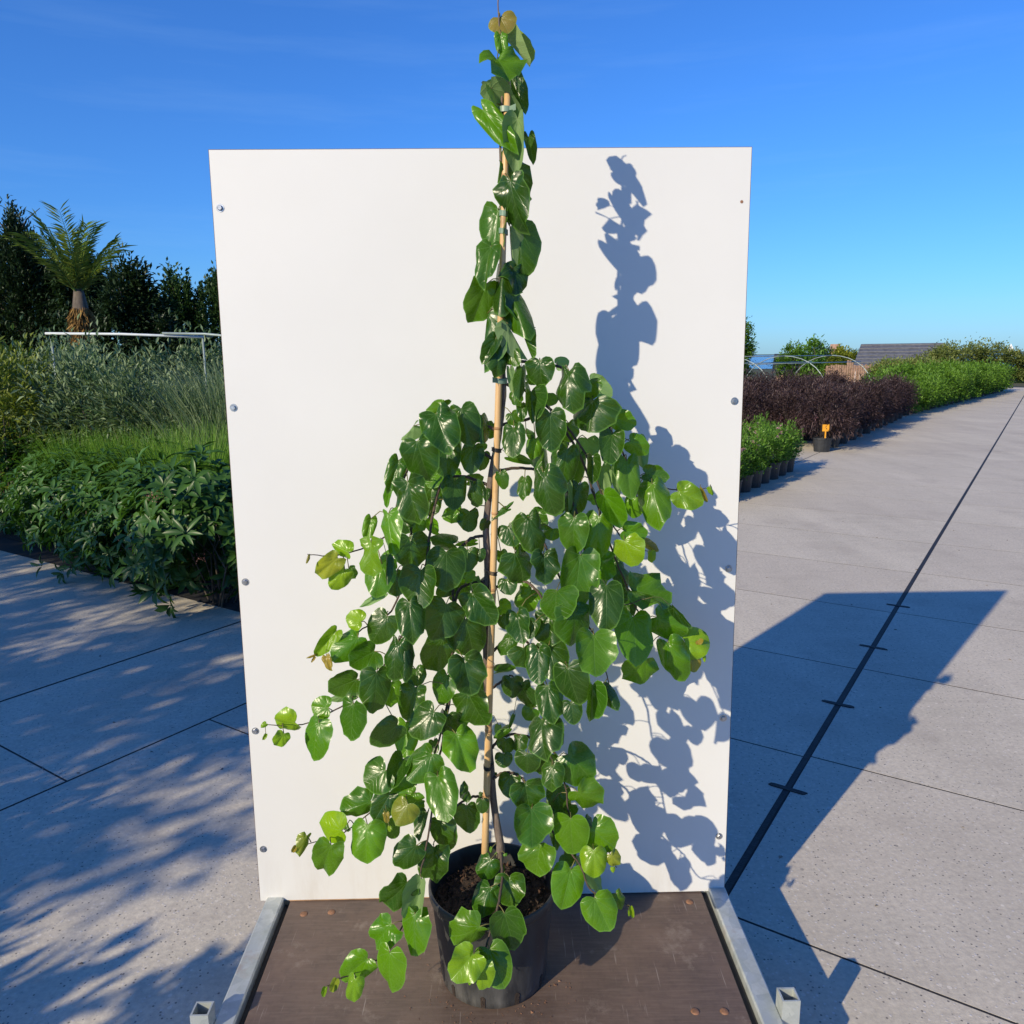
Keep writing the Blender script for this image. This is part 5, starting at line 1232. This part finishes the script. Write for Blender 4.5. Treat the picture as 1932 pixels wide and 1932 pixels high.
# palm
pt = thing('palm_tree', 'palm tree with upright fronds and brown fibrous trunk', 'palm', (-9.95, 19, 0))
WLp = Vector((-9.95, 19, 0))
b = MB(); b.tube([WLp + Vector((0, 0, z)) for z in (-.05, .5, 1.2, 2.2, 2.95, 3.35)], [.17, .15, .16, .19, .17, .1], 12); b.build('trunk', M['treebark'], pt, smooth=True)
n = 1500; a = rng.random(n)*6.28; z = 2.0 + .95*rng.random(n)
C = np.stack([.17*np.cos(a), .17*np.sin(a), z], 1); D = np.stack([np.cos(a)*.35, np.sin(a)*.35, -np.ones(n)], 1) + rng.normal(size=(n, 3))*.15
o = bpy.data.objects.new('fibre_skirt', leaves_mesh('fibre_skirt', C, D, .28, .03, M['f_fibre'], U=rand_dirs(n))); link(o, pt, WLp); o['kind'] = 'stuff'
for k in range(16):
    a = k*2.4; el = R(88 - 2.9*(k % 16)) ; L_ = random.uniform(1.35, 1.95)
    C, D, U = [], [], []; b = MB(); pts = []
    o_ = Vector((math.cos(a), math.sin(a), 0))
    for q in range(13):
        s = q/12; ang = el - .4*s*s
        p = (pts[-1] if pts else WLp + Vector((0, 0, 3.2))) + (o_*math.cos(ang) + Vector((0, 0, math.sin(ang))))*(L_/12 if q else 0); pts.append(p)
    b.tube(pts, [.02*(1 - .85*q/12) for q in range(13)], 5)
    for q in range(2, 13):
        t = (pts[min(q+1, 12)] - pts[q-1]).normalized(); sd = t.cross(Vector((0, 0, 1))); sd = sd.normalized() if sd.length > .05 else o_.cross(Vector((0, 0, 1)))
        for s_ in (-1, 1):
            for sub in range(3):
                C.append(pts[q].lerp(pts[q-1], sub/3) - WLp); D.append(sd*s_*.75 + t*.75 + Vector((0, 0, -.1 + random.gauss(0, .12)))); U.append(Vector((0, 0, 1)) + o_*-.3)
    fr_ = b.build('frond', M['f_palm'], pt)
    o = bpy.data.objects.new('leaflets', leaves_mesh('leaflets', np.array(C), np.array(D), .42*(.6 + .5*rng.random(len(C))), .03, M['f_palm'], U=np.array(U), rnd=np.clip(rng.normal(.5, .25, len(C)), 0, 1)))
    col.objects.link(o); o.parent = fr_; o['kind'] = 'stuff'

# trees out of frame towards the sun, plus bushes added to shade the paving
for i, (x, y) in enumerate([(-6.35, -.95), (-7.3, -.25), (-8.25, .55), (-9.2, 1.4), (-10.1, 2.2)]):
    tree_at('standard_tree', 'young ball headed standard tree in the row shading the paving', (x, y, 0), 3.3 + .1*(i % 2), (.82, .82, .62), M['f_pop'], 2300, 34, .10, .06, 3.15 + .12*(i % 3), limbs=8, r=.035, group='young standard trees', fr=.24)
for i, (x, y) in enumerate([(-6.0, -1.75), (-7.0, -1.0), (-8.0, -.1)]):
    tree_at('standard_tree', 'lower ball headed standard tree in the nearer row shading the paving', (x, y, 0), 2.8, (.8, .8, .55), M['f_pop'], 1500, 26, .10, .06, 2.95, limbs=8, r=.035, group='lower standard trees', fr=.26)
SHADE_BUSH = [('foliage', bush_mesh('foliage', 14000, 90, (.74, .70, .66), .08, .045, M['f_vib'], zc=.72, fr=.15)), ('stem', stems_mesh('stem', 10, .4, 1.1, .012, M['treebark']))]  # bush added out of view to throw solid shade on the near paving
for i, (x, y) in enumerate([(-4.1, .45), (-3.55, -.04), (-3.0, -.5)]):
    plant('added_shade_bush', SHADE_BUSH, 'unseen laurel bush added to shade the paving', 'shrub', (x, y, .0), i*1.3, 'added shade bushes', 1.06)

# ------------------------------------------------------------------ plants along the road on the right
def potted(parts, r, h): return [('pot', pot_mesh(r, h))] + parts
def lift(me, z):
    me.transform(Matrix.Translation((0, 0, z))); return me
ESC = [potted([('foliage', lift(bush_mesh('foliage', 2100, 26, (.24, .24, .27), .05, .019, M['f_esc'], zc=.27, up=.7, fr=.34), .24)), ('stem', lift(stems_mesh('stem', 8, .2, .35, .004, M['treebark']), .22)), ('blossom', lift(flower_heads('blossom', 6 + 3*i, (.23, .22, .24), .30, M['f_pink'], .03, 22, .016), .26))], .15, .27) for i in range(2)]
ge = 'green potted shrubs with pink blossom'
for row in range(3):
    for k in range(9):
        plant('potted_escallonia', ESC[(k + row) % 2], ('last bright green potted shrub of its row, facing the elders' if (row == 0 and k == 8) else 'bright green potted shrub with pink blossoms in the row along the road' if row == 0 else 'bright green potted shrub with pink blossoms behind the front row'), 'potted plant', road(-3.12 - .42*row, 8.75 + .415*k, 0), k*1.9 + row, ge, random.uniform(.80, .92))
ELD = [potted([('foliage', lift(bush_mesh('foliage', 3800, 34, (.50, .50, .52), .085, .018, M['f_elder'], zc=.5, up=.15, droop=.1, fr=.36, bottom=-.7), .26)), ('stem', lift(stems_mesh('stem', 12, .42, .9, .006, M['twig']), .22)), ('blossom', lift(flower_heads('blossom', 1 + i, (.42, .42, .50), .56, M['f_pink'], .07, 50, .014), .27))], .19, .28) for i in range(3)]
gd = 'purple leaved potted elders'
k = 0
for row in range(8):
    for c in range(12):
        n_, t_ = -3.25 - .70*row, 14.9 + .78*c + (row % 2)*.3
        if row > 4 and c > 8: continue
        plant('purple_elder', ELD[k % 3], ('dark purple elder at the road edge whose pot holds the orange label' if k == 0 else 'dark purple leaved potted elder in the row at the road edge' if row == 0 else 'dark purple leaved potted elder inside the purple block'), 'potted plant', road(n_, t_, 0), k*2.1, gd, random.uniform(.62, .96)*(1 + .008*row)); k += 1
HG = [potted([('foliage', lift(bush_mesh('foliage', 2800, 30, (.52, .52, .55), .085, .04, m_, zc=.52, up=.5, fr=.36, bottom=-.75), .1)), ('stem', lift(stems_mesh('stem', 8, .4, .8, .006, M['treebark']), .2))], .19, .28) for m_ in (M['f_hedge'], M['f_hedge'], M['f_hedge2'])]
gh = 'green nursery shrubs along the road'
k = 0
for row in range(6):
    for c in range(21):
        t_ = 24.8 + .86*c; n_ = -3.25 - .80*row + .075*c
        if (row > 3 and c % 2) or (row > 1 and c < 3*row): continue
        plant('nursery_shrub', HG[2 if row > 2 else k % 2], 'olive green nursery shrub in the back rows of the long block' if row > 2 else 'fresh green nursery shrub in the long block beside the road', 'potted plant', road(n_, t_, 0), k*1.3, gh if row <= 2 else 'olive nursery shrubs', random.uniform(.9, 1.05)*(1 + .03*row)*(.86 if c < 6 else 1)); k += 1
# greener rows behind the elders
for row in range(3):
    for c in range(12):
        plant('nursery_shrub', HG[2 if row else 0], 'olive nursery shrub behind the purple elder block', 'potted plant', road(-9.3 - .85*row, 15.5 + .95*c, 0), c*1.7 + row, 'shrubs behind the elders', random.uniform(.72, .85))
# label stake in the first elder pot
lb = thing('plant_label', 'small orange label card stuck in an elder pot', 'label', road(-3.16, 14.70, .26))
p = WL[lb.name]
b = MB(); b.box(p.x - .012, p.x + .012, p.y - .002, p.y + .002, p.z, p.z + .2); b.build('stake', M['label'], lb)
b = MB(); b.box(p.x - .06, p.x + .06, p.y - .004, p.y - .0021, p.z + .12, p.z + .24); b.build('card', M['label'], lb)

# tunnel frames
def tunnel(x0, y0, z0, L_, dirv, nh, lab):
    t = thing('tunnel_frame', lab, 'tunnel frame', (x0, y0, 0), 'bare tunnel frames'); d_ = Vector(dirv).normalized(); s_ = Vector((d_.y, -d_.x, 0))
    o_ = Vector((x0, y0, 0)); r_ = 1.5
    for k in range(nh):
        c = o_ + d_*(L_*k/(nh - 1)); pts = [c + s_*(-r_*math.cos(math.pi*q/16)) + Vector((0, 0, max(.0, (z0)*math.sin(math.pi*q/16)**.7))) for q in range(17)]
        b = MB(); b.tube(pts, .014, 7); b.build('hoop', M['steel'], t, smooth=True)
    for off in (0, -.85, .85):
        zz = z0*math.sin(math.acos(off/r_))**.7
        b = MB(); b.tube([o_ + s_*off - d_*.3 + Vector((0, 0, zz)), o_ + s_*off + d_*(L_ + .3) + Vector((0, 0, zz))], .014, 7); b.build('purlin', M['steel'], t, smooth=True)
tunnel(6.2, 23.0, 1.66, 6, (.75, .66, 0), 3, 'bare metal tunnel hoops behind the purple shrubs next to the board')

# fence
fe = thing('wooden_fence', 'weathered wooden slat fence in front of the houses', 'fence', (18, 44, -.03))
for k in range(34):
    x = 17.2 + k*.125; h = .95 + random.uniform(-.05, .05) + (.22 if 8 < k < 12 else 0)
    b = MB(); b.box(x, x + .095, 44 + random.uniform(-.01, .01), 44.03, -.05, h + .15); b.build('slat', M['fencewood'], fe)
b = MB(); b.box(17.1, 21.5, 44.035, 44.08, .85, .93); b.build('rail', M['fencewood'], fe)

# houses beyond the slope
def gable_house(name, lab, x0, x1, y0, y1, zb, ze, zr, wall, roof, axis='x', extra=None):
    t = thing(name, lab, 'house', ((x0+x1)/2, y0, zb))
    b = MB(); b.box(x0, x1, y0, y1, zb, ze); b.build('wall', wall, t)
    b = MB(); e = .35; 
    if axis == 'x':
        ym = (y0+y1)/2
        v = [(x0-e, y0-e, ze-.1), (x1+e, y0-e, ze-.1), (x1+e, ym, zr), (x0-e, ym, zr), (x0-e, y1+e, ze-.1), (x1+e, y1+e, ze-.1)]
        v += [(p[0], p[1], p[2] - .18) for p in v]
        b.add(v, [(0,1,2,3),(3,2,5,4),(6,9,8,7),(9,10,11,8),(0,6,7,1),(4,5,11,10),(0,3,9,6),(3,4,10,9),(1,7,8,2),(2,8,11,5)])
        g = MB(); g.add([(x0+.002, y0, ze), (x0+.002, y1, ze), (x0+.002, ym, zr-.2)], [(0, 2, 1)]); g.add([(x1-.002, y0, ze), (x1-.002, y1, ze), (x1-.002, ym, zr-.2)], [(0, 1, 2)]); g.build('gable', wall, t)
    else:
        xm = (x0+x1)/2
        v = [(x0-e, y0-e, ze-.1), (x0-e, y1+e, ze-.1), (xm, y1+e, zr), (xm, y0-e, zr), (x1+e, y0-e, ze-.1), (x1+e, y1+e, ze-.1)]
        v += [(p[0], p[1], p[2] - .18) for p in v]
        b.add(v, [(0,3,2,1),(3,4,5,2),(6,7,8,9),(9,8,11,10),(0,1,7,6),(4,10,11,5),(0,6,9,3),(3,9,10,4),(1,2,8,7),(2,5,11,8)])
        g = MB(); g.add([(x0, y0+.002, ze), (x1, y0+.002, ze), (xm, y0+.002, zr-.2)], [(0, 1, 2)]); g.build('gable', wall, t)
    return t, b.build('roof', roof, t)
h1, r1 = gable_house('house', 'brick house with long dark tiled roof and white dormer', 23.2, 29.4, 70, 77, -3, .35, 1.75, M['brick'], M['roof'])
b = MB(); b.box(27.6, 28.3, 73.2, 73.9, 1.3, 2.55); b.build('chimney', M['brick'], r1)
b = MB(); b.box(27.4, 28.9, 69.55, 71.6, .25, 1.15); dm = b.build('dormer', M['white'], r1)
for x in (27.55, 28.25):
    b = MB(); b.box(x, x + .5, 69.53, 69.56, .45, .98); b.build('window', M['glass'], h1)
gable_house('house', 'second low dark roofed house behind the tunnel hoops', 19.0, 23.0, 78, 84, -3, .1, 1.35, M['brick'], M['roof'])
h3, r3 = gable_house('barn', 'barn with slate roof and blue clad wall beside the yellowing tree', 20.9, 24.9, 48, 54, -.6, .95, 2.3, M['cream'], M['slate'])
b = MB(); b.box(21.2, 24.7, 47.96, 47.998, -.4, .72); b.build('blue_panel', M['blue'], h3)
b = MB(); b.tube([(20.7, 47.75, -.6), (20.7, 47.75, .82)], .05, 8); b.build('downpipe', M['white'], h3, smooth=True)
for k in range(7):
    u = (k + .5)/7
    b = MB(); y = 47.65 + 3.35*u; z = .85 + 1.45*u
    b.box(20.58, 25.22, y - .02, y + .02, z + .003, z + .05); b.build('roof_batten', M['slate'], r3)
h3.rotation_euler.z = -R(30); h1.rotation_euler.z = -R(20)
# trees beyond
tree_at('yellow_tree', 'round tree turning yellow between the house and the barn', (23.1, 56, -1.2), 2.6, (1.55, 1.4, 1.45), M['f_ytree'], 9000, 70, .16, .09, 1.75, group=None, fr=.22)
tree_at('background_tree', 'green tree behind the yellowing tree', (22.2, 62, -1.6), 3.4, (1.7, 1.5, 1.7), M['f_hedge'], 7000, 60, .18, .10, 2.4, fr=.22)
tree_at('background_tree', 'blue green tree just behind the barn', (26.4, 68, -2.4), 3.6, (2.0, 1.6, 1.8), M['f_pop'], 7000, 60, .18, .10, 2.9, fr=.22)
tree_at('background_tree', 'tall leafy tree at the edge of the white board', (16.7, 60, -1.6), 4.5, (1.5, 1.5, 2.2), M['f_hedge'], 9000, 70, .18, .10, 3.4, fr=.22)
tree_at('young_tree', 'thin young tree with sparse leaves among the tunnel hoops', (11.2, 30, 0), 2.1, (.5, .5, .75), M['f_esc'], 900, 22, .14, .06, 1.55, limbs=7, r=.025, fr=.25)
for i, (x, y, s) in enumerate([(23.6, 44.5, 1.15), (25.2, 45.0, 1.25), (26.8, 45.6, 1.2), (28.4, 46.2, 1.0), (29.8, 46.6, .8), (22.6, 42.5, .9)]):
    tree_at('olive_bush', 'olive green rounded bush behind the long block of shrubs', (x, y, -.05), 1.2*s, (1.15*s, 1.1*s, .95*s), M['f_hedge2'], 4200, 40, .13, .07, 1.0*s, limbs=6, r=.05, group='olive bushes before the water', fr=.26)
for i in range(14):
    x = 30 + i*3.6; y = 52 + 2.2*(i % 3)
    tree_at('dark_bush', 'low dark bush on the bank before the water', (x, y, -1.0), .9, (1.9, 1.2, .7), M['f_dark'], 1500, 22, .2, .1, .75, limbs=4, r=.05, group='dark bushes on the bank', fr=.28)
# sailing boat far out
sb = thing('sailing_boat', 'white sailing boat far out on the water', 'boat', (555, 900, -2.9))
b = MB(); bx, by, bz = 555, 900, -2.9
b.add([(bx-5, by, bz+1.3), (bx-3.5, by-1.3, bz+1.2), (bx+4.5, by-1.2, bz+1.2), (bx+4.5, by+1.2, bz+1.2), (bx-3.5, by+1.3, bz+1.2), (bx-3.6, by, bz-.2), (bx+3.8, by-.7, bz-.2), (bx+3.8, by+.7, bz-.2)],
      [(0,1,2,3,4), (0,5,1), (1,5,6,2), (2,6,7,3), (3,7,5,4), (4,5,0), (5,7,6)]); b.build('hull', M['white'], sb)
b = MB(); b.tube([(bx, by, bz+1), (bx, by, bz+14)], .12, 6); b.build('mast', M['white'], sb)
b = MB(); b.add([(bx+.2, by, bz+2), (bx+4.6, by-.5, bz+2.2), (bx+3.4, by-.9, bz+6.5), (bx+1.6, by-.6, bz+11), (bx+.2, by, bz+13.6), (bx+.2, by+.05, bz+7)], [(0,1,2,5), (5,2,3,4)]); b.build('mainsail', M['white'], sb, smooth=True)
b = MB(); b.add([(bx-.2, by, bz+12.5), (bx-4.6, by, bz+1.8), (bx-.3, by-.7, bz+2.2), (bx-1.6, by-.6, bz+6.5)], [(0,1,3), (1,2,3), (2,0,3)]); b.build('jib', M['white'], sb, smooth=True)
